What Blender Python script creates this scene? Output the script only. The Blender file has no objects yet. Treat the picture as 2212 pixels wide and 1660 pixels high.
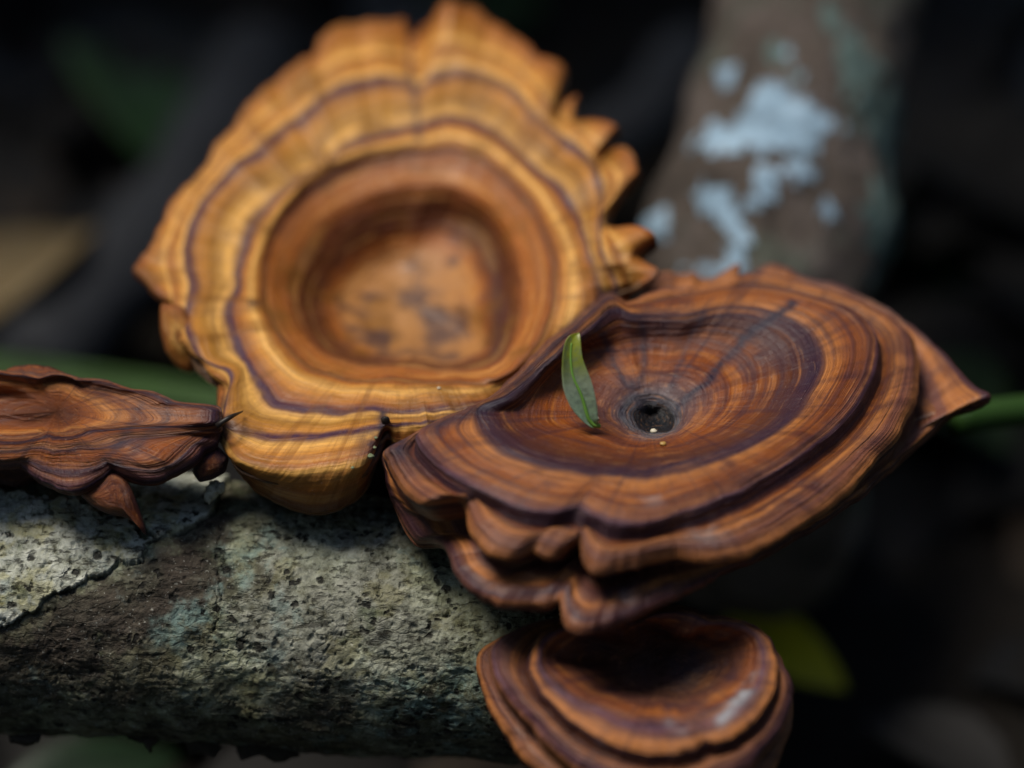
import bpy, math, random
import numpy as np

# ------------------------------------------------------------------ camera, sky, sun, exposure
scene = bpy.context.scene
COL = scene.collection
U = 0.01                       # the script thinks in centimetres, Blender in metres
PITCH = math.radians(38)
FOCUS = 44.0                   # cm from the lens to the sharp plane
LENS = 100.0
FW = np.array([0, math.cos(PITCH), -math.sin(PITCH)])
UP = np.array([0, math.sin(PITCH), math.cos(PITCH)])
RT = np.array([1.0, 0, 0])
CAMP = -FOCUS * FW
FL = 2212 * LENS / 36.0

cam = bpy.data.cameras.new('camera')
cam.lens = LENS
cam.sensor_width = 36
cam.clip_start = 0.01
cam.clip_end = 200
cam.dof.use_dof = True
cam.dof.focus_distance = (FOCUS + 0.0) * U
cam.dof.aperture_fstop = 5.4
cam.dof.aperture_blades = 0
cam_ob = bpy.data.objects.new('camera', cam)
COL.objects.link(cam_ob)
cam_ob.location = CAMP * U
cam_ob.rotation_euler = (math.pi / 2 - PITCH, 0, 0)
scene.camera = cam_ob

SUN_EL, SUN_AZ = math.radians(68), math.radians(-65)      # high, from the left
world = bpy.data.worlds.new('World')
scene.world = world
world.use_nodes = True
wn = world.node_tree.nodes
sky = wn.new('ShaderNodeTexSky')
sky.sky_type = 'NISHITA'
sky.sun_disc = False
sky.sun_elevation = SUN_EL
sky.sun_rotation = SUN_AZ
world.node_tree.links.new(sky.outputs[0], wn['Background'].inputs[0])
wn['Background'].inputs[1].default_value = 0.068
sun = bpy.data.lights.new('sun', 'SUN')
sun.energy = 1.5
sun.angle = math.radians(26)
sun.color = (1.0, 0.93, 0.82)
sun_ob = bpy.data.objects.new('sun', sun)
COL.objects.link(sun_ob)
from mathutils import Vector
sdir = Vector((math.sin(SUN_AZ) * math.cos(SUN_EL), math.cos(SUN_AZ) * math.cos(SUN_EL), math.sin(SUN_EL)))
sun_ob.rotation_euler = sdir.to_track_quat('Z', 'Y').to_euler()
scene.view_settings.view_transform = 'Standard'
scene.view_settings.look = 'None'
scene.view_settings.gamma = 1
scene.view_settings.use_curve_mapping = False
scene.view_settings.exposure = 1.3
scene.cycles.max_bounces = 6
scene.cycles.use_denoising = True

# ------------------------------------------------------------------ small maths
rng = np.random.default_rng(7)
random.seed(7)


def ray(px, py):
    px = np.asarray(px, float); py = np.asarray(py, float)
    return FW + RT * ((px - 1106) / FL)[..., None] + UP * ((830 - py) / FL)[..., None]


def P(px, py, depth):
    """point seen at a place of the photograph, depth cm behind the sharp plane"""
    return CAMP + ray(px, py) * (FOCUS + np.asarray(depth, float))[..., None]


def pix(X):
    d = X - CAMP
    z = d @ FW
    return 1106 + FL * (d @ RT) / z, 830 - FL * (d @ UP) / z


def ground_at(px, py, z):
    d = ray(px, py)
    return CAMP + d * ((z - CAMP[2]) / d[..., 2])[..., None]


_perm = np.concatenate([np.random.default_rng(3).permutation(256)] * 3)
_grad = np.random.default_rng(4).normal(size=(256, 3))
_grad /= np.linalg.norm(_grad, axis=1)[:, None]


def noise(p):
    p = np.asarray(p, float)
    i = np.floor(p).astype(int)
    f = p - i
    i &= 255
    w = f * f * f * (f * (f * 6 - 15) + 10)
    out = 0
    for dx in (0, 1):
        for dy in (0, 1):
            for dz in (0, 1):
                h = _perm[_perm[_perm[i[..., 0] + dx] + i[..., 1] + dy] + i[..., 2] + dz]
                g = _grad[h]
                n = g[..., 0] * (f[..., 0] - dx) + g[..., 1] * (f[..., 1] - dy) + g[..., 2] * (f[..., 2] - dz)
                out = out + n * (w[..., 0] if dx else 1 - w[..., 0]) * (w[..., 1] if dy else 1 - w[..., 1]) * (w[..., 2] if dz else 1 - w[..., 2])
    return out * 1.5


def fbm(p, o=4, gain=0.5):
    p = np.asarray(p, float)
    s, a = 0, 1.0
    for k in range(o):
        s = s + a * noise(p * 2 ** k + 17.3 * k)
        a *= gain
    return s


def sstep(a, b, x):
    t = np.clip((x - a) / (b - a), 0, 1)
    return t * t * (3 - 2 * t)


def pchip(x, y, xq):
    """monotone cubic through (x, y)"""
    h = np.diff(x); d = np.diff(y) / h
    m = np.zeros_like(y)
    w1 = 2 * h[1:] + h[:-1]; w2 = h[1:] + 2 * h[:-1]
    ok = d[1:] * d[:-1] > 0
    with np.errstate(all='ignore'):
        mm = (w1 + w2) / (w1 / d[:-1] + w2 / d[1:])
    m[1:-1] = np.where(ok, mm, 0)
    m[0], m[-1] = d[0], d[-1]
    k = np.clip(np.searchsorted(x, xq) - 1, 0, len(h) - 1)
    t = (xq - x[k]) / h[k]
    return ((1 + 2 * t) * (1 - t) ** 2 * y[k] + t * (1 - t) ** 2 * h[k] * m[k]
            + t * t * (3 - 2 * t) * y[k + 1] + t * t * (t - 1) * h[k] * m[k + 1])


def inside(poly, x, y):
    """signed distance (px) to a polygon, positive inside"""
    poly = np.asarray(poly, float)
    d = np.full(x.shape, 1e9); ins = np.zeros(x.shape, bool)
    for (x0, y0), (x1, y1) in zip(poly, np.roll(poly, -1, 0)):
        ex, ey = x1 - x0, y1 - y0
        t = np.clip(((x - x0) * ex + (y - y0) * ey) / (ex * ex + ey * ey), 0, 1)
        d = np.minimum(d, np.hypot(x - x0 - t * ex, y - y0 - t * ey))
        c = (y0 > y) != (y1 > y)
        with np.errstate(all='ignore'):
            ins ^= c & (x < ex * (y - y0) / (ey if ey else 1e-9) + x0)
    return np.where(ins, d, -d)


# coordinates read off enlarged views of the photograph, brought to one frame
def c1(L): return [(259.2 + p[0] * .5469, p[1] * .5469, *p[2:]) for p in L]
def c2(L): return [(864 + p[0] * .6094, 518.4 + p[1] * .6094, *p[2:]) for p in L]
def c3(L): return [(p[0] * .5574, 734.4 + p[1] * .5574, *p[2:]) for p in L]
def c4(L): return [(777.6 + p[0] * .5, 1080 + p[1] * .5, *p[2:]) for p in L]
def c8(L): return [(734.4 + p[0] * .3331, 846.7 + p[1] * .3331, *p[2:]) for p in L]
def c9(L): return [(p[0] * .2707, 760.3 + p[1] * .2707, *p[2:]) for p in L]


# ------------------------------------------------------------------ object helpers
def mesh_obj(name, V, F, mat, parent=None, smooth=True, attrs=None):
    """V in cm, world; F a list of index tuples or an (n,4)/(n,3) array"""
    V = np.asarray(V, float)
    base = np.array(parent['_base']) if parent is not None else V.mean(0)
    me = bpy.data.meshes.new(name)
    if isinstance(F, np.ndarray):
        n, k = F.shape
        me.vertices.add(len(V)); me.loops.add(n * k); me.polygons.add(n)
        me.vertices.foreach_set('co', ((V - base) * U).astype(np.float32).ravel())
        me.loops.foreach_set('vertex_index', F.astype(np.int32).ravel())
        me.polygons.foreach_set('loop_start', np.arange(0, n * k, k, dtype=np.int32))
        me.polygons.foreach_set('loop_total', np.full(n, k, dtype=np.int32))
        me.update(calc_edges=True)
    else:
        me.from_pydata([tuple(v) for v in (V - base) * U], [], F)
    if smooth:
        me.polygons.foreach_set('use_smooth', np.ones(len(me.polygons), dtype=bool))
    for an, av in (attrs or {}).items():
        av = np.asarray(av, np.float32)
        if av.ndim == 2:
            a = me.attributes.new(an, 'FLOAT_VECTOR', 'POINT'); a.data.foreach_set('vector', av.ravel())
        else:
            a = me.attributes.new(an, 'FLOAT', 'POINT'); a.data.foreach_set('value', av)
    if mat: me.materials.append(mat)
    me.validate()
    o = bpy.data.objects.new(name, me)
    COL.objects.link(o)
    if parent is not None:
        o.parent = parent
    else:
        o.location = base * U
        o['_base'] = list(base)
    return o


def thing(name, label, cat, base, group=None):
    o = bpy.data.objects.new(name, None)
    COL.objects.link(o)
    o.empty_display_size = 0.01
    o.location = np.asarray(base) * U
    o['_base'] = list(map(float, base))
    o['label'] = label; o['category'] = cat
    if group: o['group'] = group
    return o


def tag(o, label, cat, group=None):
    o['label'] = label; o['category'] = cat
    if group: o['group'] = group
    return o


def grid_faces(nr, nc, wrap=True, flip=False):
    r = np.arange(nr - 1)[:, None]; c = np.arange(nc if wrap else nc - 1)[None]
    c2_ = (c + 1) % nc
    f = np.stack([r * nc + c, r * nc + c2_, (r + 1) * nc + c2_, (r + 1) * nc + c], -1).reshape(-1, 4)
    return f[:, ::-1].copy() if flip else f


def grid_normals(G):
    du = np.roll(G, -1, 1) - np.roll(G, 1, 1)
    dv = np.gradient(G, axis=0)
    n = np.cross(dv, du)
    return n / (np.linalg.norm(n, axis=2)[..., None] + 1e-9)


# ------------------------------------------------------------------ node helpers
class NT:
    def __init__(s, name):
        s.mat = bpy.data.materials.new(name); s.mat.use_nodes = True
        s.t = s.mat.node_tree; s.n = s.t.nodes
        s.bsdf = s.n['Principled BSDF']; s.out = s.n['Material Output']

    def link(s, a, b): s.t.links.new(a, b)

    def val(s, sock, v):
        if hasattr(v, 'node'): s.link(v, sock)
        else: sock.default_value = v

    def attr(s, name):
        a = s.n.new('ShaderNodeAttribute'); a.attribute_name = name
        return a

    def math(s, op, a, b=0.0, clamp=False):
        m = s.n.new('ShaderNodeMath'); m.operation = op; m.use_clamp = clamp
        s.val(m.inputs[0], a); s.val(m.inputs[1], b)
        return m.outputs[0]

    def sep(s, v):
        m = s.n.new('ShaderNodeSeparateXYZ'); s.link(v, m.inputs[0]); return m.outputs

    def comb(s, x, y, z):
        m = s.n.new('ShaderNodeCombineXYZ')
        for k, v in enumerate((x, y, z)): s.val(m.inputs[k], v)
        return m.outputs[0]

    def vmul(s, v, k):
        m = s.n.new('ShaderNodeVectorMath'); m.operation = 'MULTIPLY'
        s.link(v, m.inputs[0]); m.inputs[1].default_value = k
        return m.outputs[0]

    def noise(s, vec, scale, detail=3, rough=0.55, dist=0.0):
        m = s.n.new('ShaderNodeTexNoise')
        if vec is not None: s.link(vec, m.inputs['Vector'])
        m.inputs['Scale'].default_value = scale; m.inputs['Detail'].default_value = detail
        m.inputs['Roughness'].default_value = rough; m.inputs['Distortion'].default_value = dist
        return m.outputs[0]

    def voro(s, vec, scale, feature='F1'):
        m = s.n.new('ShaderNodeTexVoronoi'); m.feature = feature
        s.link(vec, m.inputs['Vector']); m.inputs['Scale'].default_value = scale
        return m.outputs[0]

    def ramp(s, fac, stops, interp='LINEAR'):
        m = s.n.new('ShaderNodeValToRGB'); r = m.color_ramp; r.interpolation = interp
        while len(r.elements) < len(stops): r.elements.new(0.5)
        for e, (p, c) in zip(r.elements, stops):
            e.position = p
        for e, (p, c) in zip(r.elements, stops):
            e.color = (*c, 1) if not np.isscalar(c) else (c, c, c, 1)
        s.link(fac, m.inputs[0])
        return m.outputs[0]

    def mr(s, v, a, b, c=0.0, d=1.0):
        m = s.n.new('ShaderNodeMapRange'); m.interpolation_type = 'SMOOTHSTEP'
        s.val(m.inputs[0], v)
        for k, x in enumerate((a, b, c, d)): m.inputs[k + 1].default_value = x
        return m.outputs[0]

    def mix(s, f, a, b, mode='MIX'):
        m = s.n.new('ShaderNodeMix'); m.data_type = 'RGBA'; m.blend_type = mode
        s.val(m.inputs['Factor'], f)
        for sock, v in ((m.inputs[6], a), (m.inputs[7], b)):
            if hasattr(v, 'node'): s.link(v, sock)
            else: sock.default_value = (*v, 1)
        return m.outputs[2]

    def bump(s, h, dist, strength=1.0, normal=None):
        m = s.n.new('ShaderNodeBump'); m.inputs['Distance'].default_value = dist
        m.inputs['Strength'].default_value = strength
        s.link(h, m.inputs['Height'])
        if normal is not None: s.link(normal, m.inputs['Normal'])
        return m.outputs[0]

    def obj(s):
        return s.n.new('ShaderNodeTexCoord').outputs['Object']


def fungus_material(name, stops, vmax, stri=110, fib=60, blot=((0.05, 0.02, 0.02), 0.45), rough=0.42, wob=0.5, fine=1.0, fib_from=0.0, spec=0.30, fibc=0.40, band=0.56, ray_amt=0.45, dark=(0.034, 0.011, 0.018), light=(0.46, 0.170, 0.038)):
    """zoned bracket skin: colour runs with the growth ring, fine ring lines and radial fibres on top"""
    m = NT(name)
    ra = m.attr('ring')
    x, y, v = m.sep(ra.outputs['Vector'])
    o = m.obj()
    low = m.noise(m.comb(m.math('MULTIPLY', x, 5.0), m.math('MULTIPLY', y, 5.0), m.math('MULTIPLY', v, 6.0)), 1.0, 4)
    vv = m.math('ADD', v, m.math('MULTIPLY', m.math('SUBTRACT', low, 0.5), wob / vmax))
    col = m.ramp(vv, [(p / vmax, c) for p, c in stops])
    fr2 = m.mr(v, 0.6 / vmax, 2.0 / vmax, 0.0, 1.0)
    # fine concentric growth lines
    s1 = m.noise(m.comb(m.math('MULTIPLY', x, 3.0), m.math('MULTIPLY', y, 3.0), m.math('MULTIPLY', v, stri)), 1.0, 4, 0.62)
    s0 = m.noise(m.comb(m.math('MULTIPLY', x, 0.8), m.math('MULTIPLY', y, 0.8), m.math('MULTIPLY', v, stri * 0.34)), 1.0, 3, 0.5)
    col = m.mix(m.math('MULTIPLY', m.mr(s0, 0.53, 0.63, 0.0, band), fr2), col, dark)
    col = m.mix(m.math('MULTIPLY', m.mr(s0, 0.36, 0.46, band * 0.75, 0.0), fr2), col, light)
    # fine radial fibres
    s2 = m.noise(m.comb(m.math('MULTIPLY', x, fib), m.math('MULTIPLY', y, fib), m.math('MULTIPLY', v, 7.0)), 1.0, 4, 0.62)
    fr = m.mr(v, fib_from * 0.7, fib_from * 1.2, 0.0, 1.0) if fib_from else 1.0
    s3 = m.noise(m.comb(m.math('MULTIPLY', x, 14), m.math('MULTIPLY', y, 14), m.math('MULTIPLY', v, 9.0)), 1.0, 3)
    col = m.mix(m.math('MULTIPLY', m.mr(s1, 0.40, 0.68, 0.0, 0.42 * fine), fr2), col, (0.075, 0.030, 0.028))
    col = m.mix(m.math('MULTIPLY', m.mr(s2, 0.52, 0.72, 0.0, fibc * fine), fr), col, (0.085, 0.032, 0.026))
    col = m.mix(m.mr(s1, 0.30, 0.44, 0.30 * fine, 0.0), col, (0.55, 0.27, 0.11))
    s4 = m.noise(m.comb(m.math('MULTIPLY', x, 9), m.math('MULTIPLY', y, 9), m.math('MULTIPLY', v, 1.6)), 1.0, 4, 0.65)
    col = m.mix(m.math('MULTIPLY', m.math('MULTIPLY', m.mr(s4, 0.54, 0.66), ray_amt), fr), col, dark)
    b = m.noise(o, 90, 5, 0.6)
    col = m.mix(m.math('MULTIPLY', m.mr(b, 0.52, 0.68), blot[1]), col, blot[0])
    col = m.mix(m.math('MULTIPLY', m.math('MULTIPLY', m.mr(s3, 0.55, 0.7), 0.35), fr), col, blot[0])
    # dusting of pale specks and small dark pits
    sp = m.noise(o, 2600, 2, 0.5)
    col = m.mix(m.mr(sp, 0.70, 0.76, 0, 0.35), col, (0.5, 0.42, 0.34))
    st = m.attr('stain_shade').outputs['Fac']
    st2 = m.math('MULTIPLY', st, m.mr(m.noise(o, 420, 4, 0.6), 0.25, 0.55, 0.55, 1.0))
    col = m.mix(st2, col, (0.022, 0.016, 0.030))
    bm = m.math('MULTIPLY', m.attr('smudge_glint').outputs['Fac'], m.mr(m.noise(o, 260, 4, 0.65), 0.38, 0.58))
    col = m.mix(bm, col, (0.30, 0.33, 0.36))  # grey smudges, and on the lowest cap a painted wet glint
    m.link(col, m.bsdf.inputs['Base Color'])
    r = m.math('ADD', m.mr(m.noise(o, 300, 4, 0.6), 0.3, 0.7, rough - 0.06, rough + 0.14), m.math('MULTIPLY', s1, 0.06))
    m.link(r, m.bsdf.inputs['Roughness'])
    m.bsdf.inputs['Specular IOR Level'].default_value = spec
    h = m.math('ADD', m.math('ADD', m.math('MULTIPLY', s1, 0.8), m.math('MULTIPLY', s0, -2.2)), m.math('MULTIPLY', m.math('MULTIPLY', s2, fr), 0.7))
    h = m.math('ADD', h, m.math('MULTIPLY', m.noise(o, 900, 4, 0.6), 0.6))
    m.link(m.bump(h, 0.00028 * fine, 0.9), m.bsdf.inputs['Normal'])
    return m.mat


# ------------------------------------------------------------------ bracket caps
def ring_from_px(pts, ctr, th, smooth_deg=0.8):
    """outline read from the photograph -> px, py, dh sampled at the angles th about ctr"""
    a = np.array([(p[0], p[1], p[2] if len(p) > 2 else 0.0) for p in pts], float)
    ang = np.arctan2(-(a[:, 1] - ctr[1]), a[:, 0] - ctr[0])
    rad = np.hypot(a[:, 0] - ctr[0], a[:, 1] - ctr[1])
    o = np.argsort(ang); ang, rad, dh = ang[o], rad[o], a[o, 2]
    keep = np.concatenate([[True], np.diff(ang) > 1e-3]); ang, rad, dh = ang[keep], rad[keep], dh[keep]
    A = np.concatenate([ang - 2 * np.pi, ang, ang + 2 * np.pi])
    tq = (th + np.pi) % (2 * np.pi) - np.pi
    r = pchip(A, np.tile(rad, 3), tq); d = pchip(A, np.tile(dh, 3), tq)
    n = len(th); s = max(1e-3, smooth_deg / 360 * n)
    k = np.exp(-0.5 * (np.fft.fftfreq(n) * n / s) ** 2); k /= k.sum(); K = np.fft.fft(k)
    r = np.real(np.fft.ifft(np.fft.fft(r) * K)); d = np.real(np.fft.ifft(np.fft.fft(d) * K))
    return ctr[0] + r * np.cos(th), ctr[1] - r * np.sin(th), d


def build_cap(name, parent, mat, ctr, cdepth, normal, rings, stem_pt, stem_r, N=720, sub=14, wig=0.012,
              folds=(0.03, 9.0), fold_from=3, stain_shades=None, smudge_glint=None, seed=0.0, disp=0.012, thick=0.14, under=True, follow=None, calm=None):
    """rings: list of dicts. px outlines sit on the plane normal.(X-c)=h ; 'off' and 'mid' rings are derived in space"""
    n = np.asarray(normal, float); n /= np.linalg.norm(n)
    th = np.linspace(0, 2 * np.pi, N, endpoint=False)
    c = P(ctr[0], ctr[1], cdepth)
    R = []
    for i, rg in enumerate(rings):
        if rg['k'] == 'px':
            x, y, d = ring_from_px(rg['p'], ctr, th, rg.get('s', 0.8))
            rr = 1 + wig * rg.get('w', 1.0) * fbm(np.stack([np.cos(th) * 5 + seed, np.sin(th) * 5, np.full(N, i * 0.7)], -1), 4, 0.6)
            if i == 0: rr = rr * 0.04
            x = ctr[0] + (x - ctr[0]) * rr; y = ctr[1] + (y - ctr[1]) * rr
            dirs = ray(x, y)
            h = rg['h'] + d
            t = (h - (CAMP - c) @ n) / (dirs @ n)
            R.append(CAMP + dirs * t[:, None])
        elif rg['k'] == 'off':
            b = R[rg['i']]
            v = b - c; v = v - (v @ n)[:, None] * n; v /= np.linalg.norm(v, axis=1)[:, None]
            fw_ = rg.get('side', 1.0) + (1 - rg.get('side', 1.0)) * np.clip(-np.sin(th), 0, 1)
            R.append(b - v * (rg['in'] * fw_)[:, None] + n * rg['dz'])
        elif rg['k'] == 'mid':
            R.append(('mid', rg))
    real = [r for r in R]
    for i, r in enumerate(R):
        if isinstance(r, tuple):
            rg = r[1]
            lo_ = max(j for j in range(i) if not isinstance(real[j], tuple)); hi_ = min(j for j in range(i, len(real)) if not isinstance(real[j], tuple))
            R[i] = real[lo_] * (1 - rg['t']) + real[hi_] * rg['t'] + n * rg['dz']
    top = len(R)
    if under:
        b = R[-1]; v = b - c; v = v - (v @ n)[:, None] * n; v /= np.linalg.norm(v, axis=1)[:, None]
        sp = np.asarray(stem_pt, float)
        R.append(b - v * 0.03 - n * thick)
        R.append(b - v * 0.35 - n * thick * 1.3)
        e = v * stem_r
        if follow:
            for q in follow: R.append(R[q] - n * (thick + 0.16))
            R.append(R[follow[-1]] * 0.4 + (sp + e) * 0.6 - n * 0.2)
        else:
            R.append(b * 0.5 + sp * 0.5 + n * 0.25)
        R.append(sp + e + n * 0.3)
    R = np.array(R)                                   # rings x N x 3
    K = len(R)
    seg = np.linalg.norm(np.diff(R, axis=0), axis=2) + 1e-5     # K-1 x N
    M = np.zeros_like(R)
    for k in range(K):
        if k == 0: M[k] = (R[1] - R[0]) / seg[0][:, None]
        elif k == K - 1: M[k] = (R[k] - R[k - 1]) / seg[-1][:, None]
        else:
            d0 = (R[k] - R[k - 1]) / seg[k - 1][:, None]; d1 = (R[k + 1] - R[k]) / seg[k][:, None]
            w0, w1 = seg[k][:, None], seg[k - 1][:, None]
            M[k] = (d0 * w0 + d1 * w1) / (w0 + w1)
    G, Vp = [], []
    for k in range(K - 1):
        for t in np.linspace(0, 1, sub, endpoint=False):
            a = seg[k][:, None]
            G.append((1 + 2 * t) * (1 - t) ** 2 * R[k] + t * (1 - t) ** 2 * a * M[k]
                     + t * t * (3 - 2 * t) * R[k + 1] + t * t * (t - 1) * a * M[k + 1])
            Vp.append(k + t)
    G.append(R[-1]); Vp.append(K - 1.0)
    G = np.array(G); Vp = np.array(Vp)
    # relief: radial folds towards the rim, gentle undulation everywhere
    Nn = grid_normals(G)
    if (Nn[sub * 2] @ n).mean() < 0: Nn = -Nn
    fr = np.clip((Vp - fold_from) / max(1, top - 1 - fold_from), 0, 1) * (Vp <= top - 0.5)
    f = fbm(np.stack([np.cos(th) * folds[1] + seed, np.sin(th) * folds[1], np.zeros(N)], -1), 3)
    if calm:
        ta = (th + np.pi) % (2 * np.pi) - np.pi
        f = f * (1 - 0.93 * sstep(calm[0] - .15, calm[0] + .15, ta) * sstep(calm[1] + .15, calm[1] - .15, ta))
    tb = np.cos(th)[None] * 2.2 + 0 * Vp[:, None]
    und = fbm(G * 0.9 + seed, 3)
    fin = fbm(np.stack([np.cos(th)[None] * 4 + 0 * Vp[:, None], np.sin(th)[None] * 4 + 0 * Vp[:, None], Vp[:, None] * 5.0 + 0 * tb + seed], -1), 3, 0.6)
    fad = sstep(0.3, 1.5, Vp)
    G = G + Nn * (f[None] * folds[0] * fr[:, None] + und * disp * 2.0 * fad[:, None] + fin * disp * fad[:, None])[..., None]
    ring = np.stack([np.cos(th)[None] + 0 * Vp[:, None], np.sin(th)[None] + 0 * Vp[:, None], Vp[:, None] / (K - 1) + 0 * th[None]], -1)
    px, py = pix(G.reshape(-1, 3))
    st = np.zeros(len(px))
    if stain_shades: st = stain_shades(px, py, np.repeat(Vp, N), np.tile(th, len(Vp)), G.reshape(-1, 3))
    st = np.where(np.repeat(Vp, N) > top - 0.7, st * 0.5, st)
    bl = np.zeros(len(px)) if smudge_glint is None else smudge_glint(px, py, np.repeat(Vp, N), G.reshape(-1, 3))
    nr = len(Vp)
    ob = mesh_obj(name, G.reshape(-1, 3), grid_faces(nr, N), mat, parent,
                  attrs={'ring': ring.reshape(-1, 3), 'stain_shade': np.clip(st, 0, 1), 'smudge_glint': bl})
    # face outward
    ob['_k'] = K - 1
    return ob, G, Vp, K - 1


def tube(path, rad, seg=16, cap=True):
    path = np.asarray(path, float); rad = np.broadcast_to(np.asarray(rad, float), (len(path),))
    T = np.gradient(path, axis=0); T /= np.linalg.norm(T, axis=1)[:, None]
    a = np.array([0.13, 0.31, 0.94])
    A = np.cross(T, a); A /= np.linalg.norm(A, axis=1)[:, None]
    B = np.cross(T, A)
    th = np.linspace(0, 2 * np.pi, seg, endpoint=False)
    V = path[:, None] + rad[:, None, None] * (np.cos(th)[None, :, None] * A[:, None] + np.sin(th)[None, :, None] * B[:, None])
    return V


def tube_obj(name, path, rad, mat, parent=None, seg=16, rough=0.0, freq=2.0, attrs=None):
    V = tube(path, rad, seg)
    if rough:
        c = np.asarray(path)[:, None]
        V = c + (V - c) * (1 + rough * fbm(V * freq, 3))[..., None]
    nr = len(V)
    pts = V.reshape(-1, 3)
    F = [tuple(f) for f in grid_faces(nr, seg)]
    F.append(tuple(range(seg))[::-1]); F.append(tuple(range((nr - 1) * seg, nr * seg)))
    return mesh_obj(name, pts, F, mat, parent)


def seglen(pts, n):
    """smooth path of n points through pts"""
    pts = np.asarray(pts, float)
    d = np.concatenate([[0], np.cumsum(np.linalg.norm(np.diff(pts, axis=0), axis=1))])
    q = np.linspace(0, d[-1], n)
    return np.stack([pchip(d, pts[:, k], q) for k in range(3)], -1)


# ------------------------------------------------------------------ GROUND and far background
GZ = -15.0
g = NT('forest_soil')
o_ = g.obj()
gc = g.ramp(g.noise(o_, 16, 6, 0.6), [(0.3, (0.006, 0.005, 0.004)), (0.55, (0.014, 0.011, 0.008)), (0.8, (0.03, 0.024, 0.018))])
g.link(gc, g.bsdf.inputs['Base Color'])
g.bsdf.inputs['Roughness'].default_value = 0.9
g.bsdf.inputs['Specular IOR Level'].default_value = 0.2
g.link(g.bump(g.noise(o_, 40, 6, 0.65), 0.01), g.bsdf.inputs['Normal'])
n_ = 120
gx = np.sign(np.linspace(-1, 1, n_)) * np.abs(np.linspace(-1, 1, n_)) ** 3 * 4000
gy = gx
XX, YY = np.meshgrid(gx, gy)
ZZ = GZ + fbm(np.stack([XX * 0.05, YY * 0.05, 0 * XX], -1), 4) * 1.6
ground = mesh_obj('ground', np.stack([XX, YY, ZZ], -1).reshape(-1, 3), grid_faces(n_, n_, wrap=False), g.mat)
ground['kind'] = 'structure'


def plain(name, col, rough=0.6, var=0.35, scale=60, spec=0.35, trans=0.0, bump=0.0):
    m = NT(name); o = m.obj()
    n = m.noise(o, scale, 5, 0.6)
    dark = tuple(c * (1 - var) for c in col); light = tuple(min(1, c * (1 + var)) for c in col)
    c = m.ramp(n, [(0.3, dark), (0.7, light)])
    m.link(c, m.bsdf.inputs['Base Color'])
    m.bsdf.inputs['Roughness'].default_value = rough
    m.bsdf.inputs['Specular IOR Level'].default_value = spec
    if bump: m.link(m.bump(n, bump), m.bsdf.inputs['Normal'])
    if trans:
        t = m.n.new('ShaderNodeBsdfTranslucent'); m.link(c, t.inputs[0])
        mx = m.n.new('ShaderNodeMixShader'); mx.inputs[0].default_value = trans
        m.link(m.bsdf.outputs[0], mx.inputs[1]); m.link(t.outputs[0], mx.inputs[2])
        m.link(mx.outputs[0], m.out.inputs[0])
    return m.mat


def leaf_mesh(length, width, bend=0.3, fold=0.15, nl=14, nw=6, tip=1.0):
    """a leaf lying along +x, thickness by two skins"""
    t = np.linspace(0, 1, nl); w = np.linspace(-1, 1, nw)
    prof = np.sin(np.pi * np.clip(t, 0, 1) ** 0.8) ** 0.8 * width / 2 + 0.01
    X = t[:, None] * length + 0 * w[None]
    Y = prof[:, None] * w[None]
    Z = -bend * (t[:, None] - 0.3) ** 2 * length + fold * np.abs(w[None]) * prof[:, None] * 2
    return np.stack([X, Y, Z], -1)


def leaf_obj(name, pos, yaw, pitch, roll, length, width, mat, bend=0.3, fold=0.15, parent=None, wav=0.0):
    G = leaf_mesh(length, width, bend, fold)
    if wav: G[..., 2] += wav * noise(G * (3.0 / width) + pos[0])
    from mathutils import Euler
    Rm = np.array(Euler((roll, pitch, yaw)).to_matrix())
    G = G @ Rm.T + np.asarray(pos)
    nl, nw = G.shape[:2]
    n = np.cross(np.gradient(G, axis=0), np.gradient(G, axis=1)); n /= np.linalg.norm(n, axis=2)[..., None] + 1e-9
    T = 0.012
    V = np.concatenate([G.reshape(-1, 3), (G - n * T).reshape(-1, 3)])
    F = grid_faces(nl, nw, wrap=False)
    k = nl * nw
    F2 = F[:, ::-1] + k
    edge = [i for i in range(nw)] + [r * nw + nw - 1 for r in range(1, nl)] + [(nl - 1) * nw + c for c in range(nw - 2, -1, -1)] + [r * nw for r in range(nl - 2, 0, -1)]
    E = [(edge[i], edge[i - 1], edge[i - 1] + k, edge[i] + k) for i in range(len(edge))]
    return mesh_obj(name, V, np.concatenate([F, F2, np.array(E)]), mat, parent)


M_dead = [plain('dead_leaf_brown', (0.045, 0.028, 0.016)), plain('dead_leaf_grey', (0.05, 0.048, 0.045)), plain('dead_leaf_rust', (0.075, 0.035, 0.015))]
# leaf litter: a single mass on the soil
def litter():
    Vs, Fs = [], []
    off = 0
    base = leaf_mesh(1.0, 0.5, 0.3, 0.2, 6, 4)
    fc = grid_faces(6, 4, wrap=False)
    for k in range(2600):
        x = rng.uniform(-70, 70); y = rng.uniform(-25, 130)
        s = rng.uniform(3, 7.5)
        a = rng.uniform(0, 6.28); tx, ty = rng.normal(0, 0.3, 2)
        Gm = base.reshape(-1, 3) * s
        ca, sa = math.cos(a), math.sin(a)
        Gm = np.stack([Gm[:, 0] * ca - Gm[:, 1] * sa, Gm[:, 0] * sa + Gm[:, 1] * ca, Gm[:, 2]], -1)
        Gm[:, 2] += Gm[:, 0] * tx + Gm[:, 1] * ty
        Vs.append(Gm + np.array([x, y, GZ + rng.uniform(0.3, 1.8)])); Fs.append(fc + off); off += len(Gm)
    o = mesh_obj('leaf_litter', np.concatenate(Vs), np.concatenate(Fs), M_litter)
    o['kind'] = 'stuff'
    return o


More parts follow.
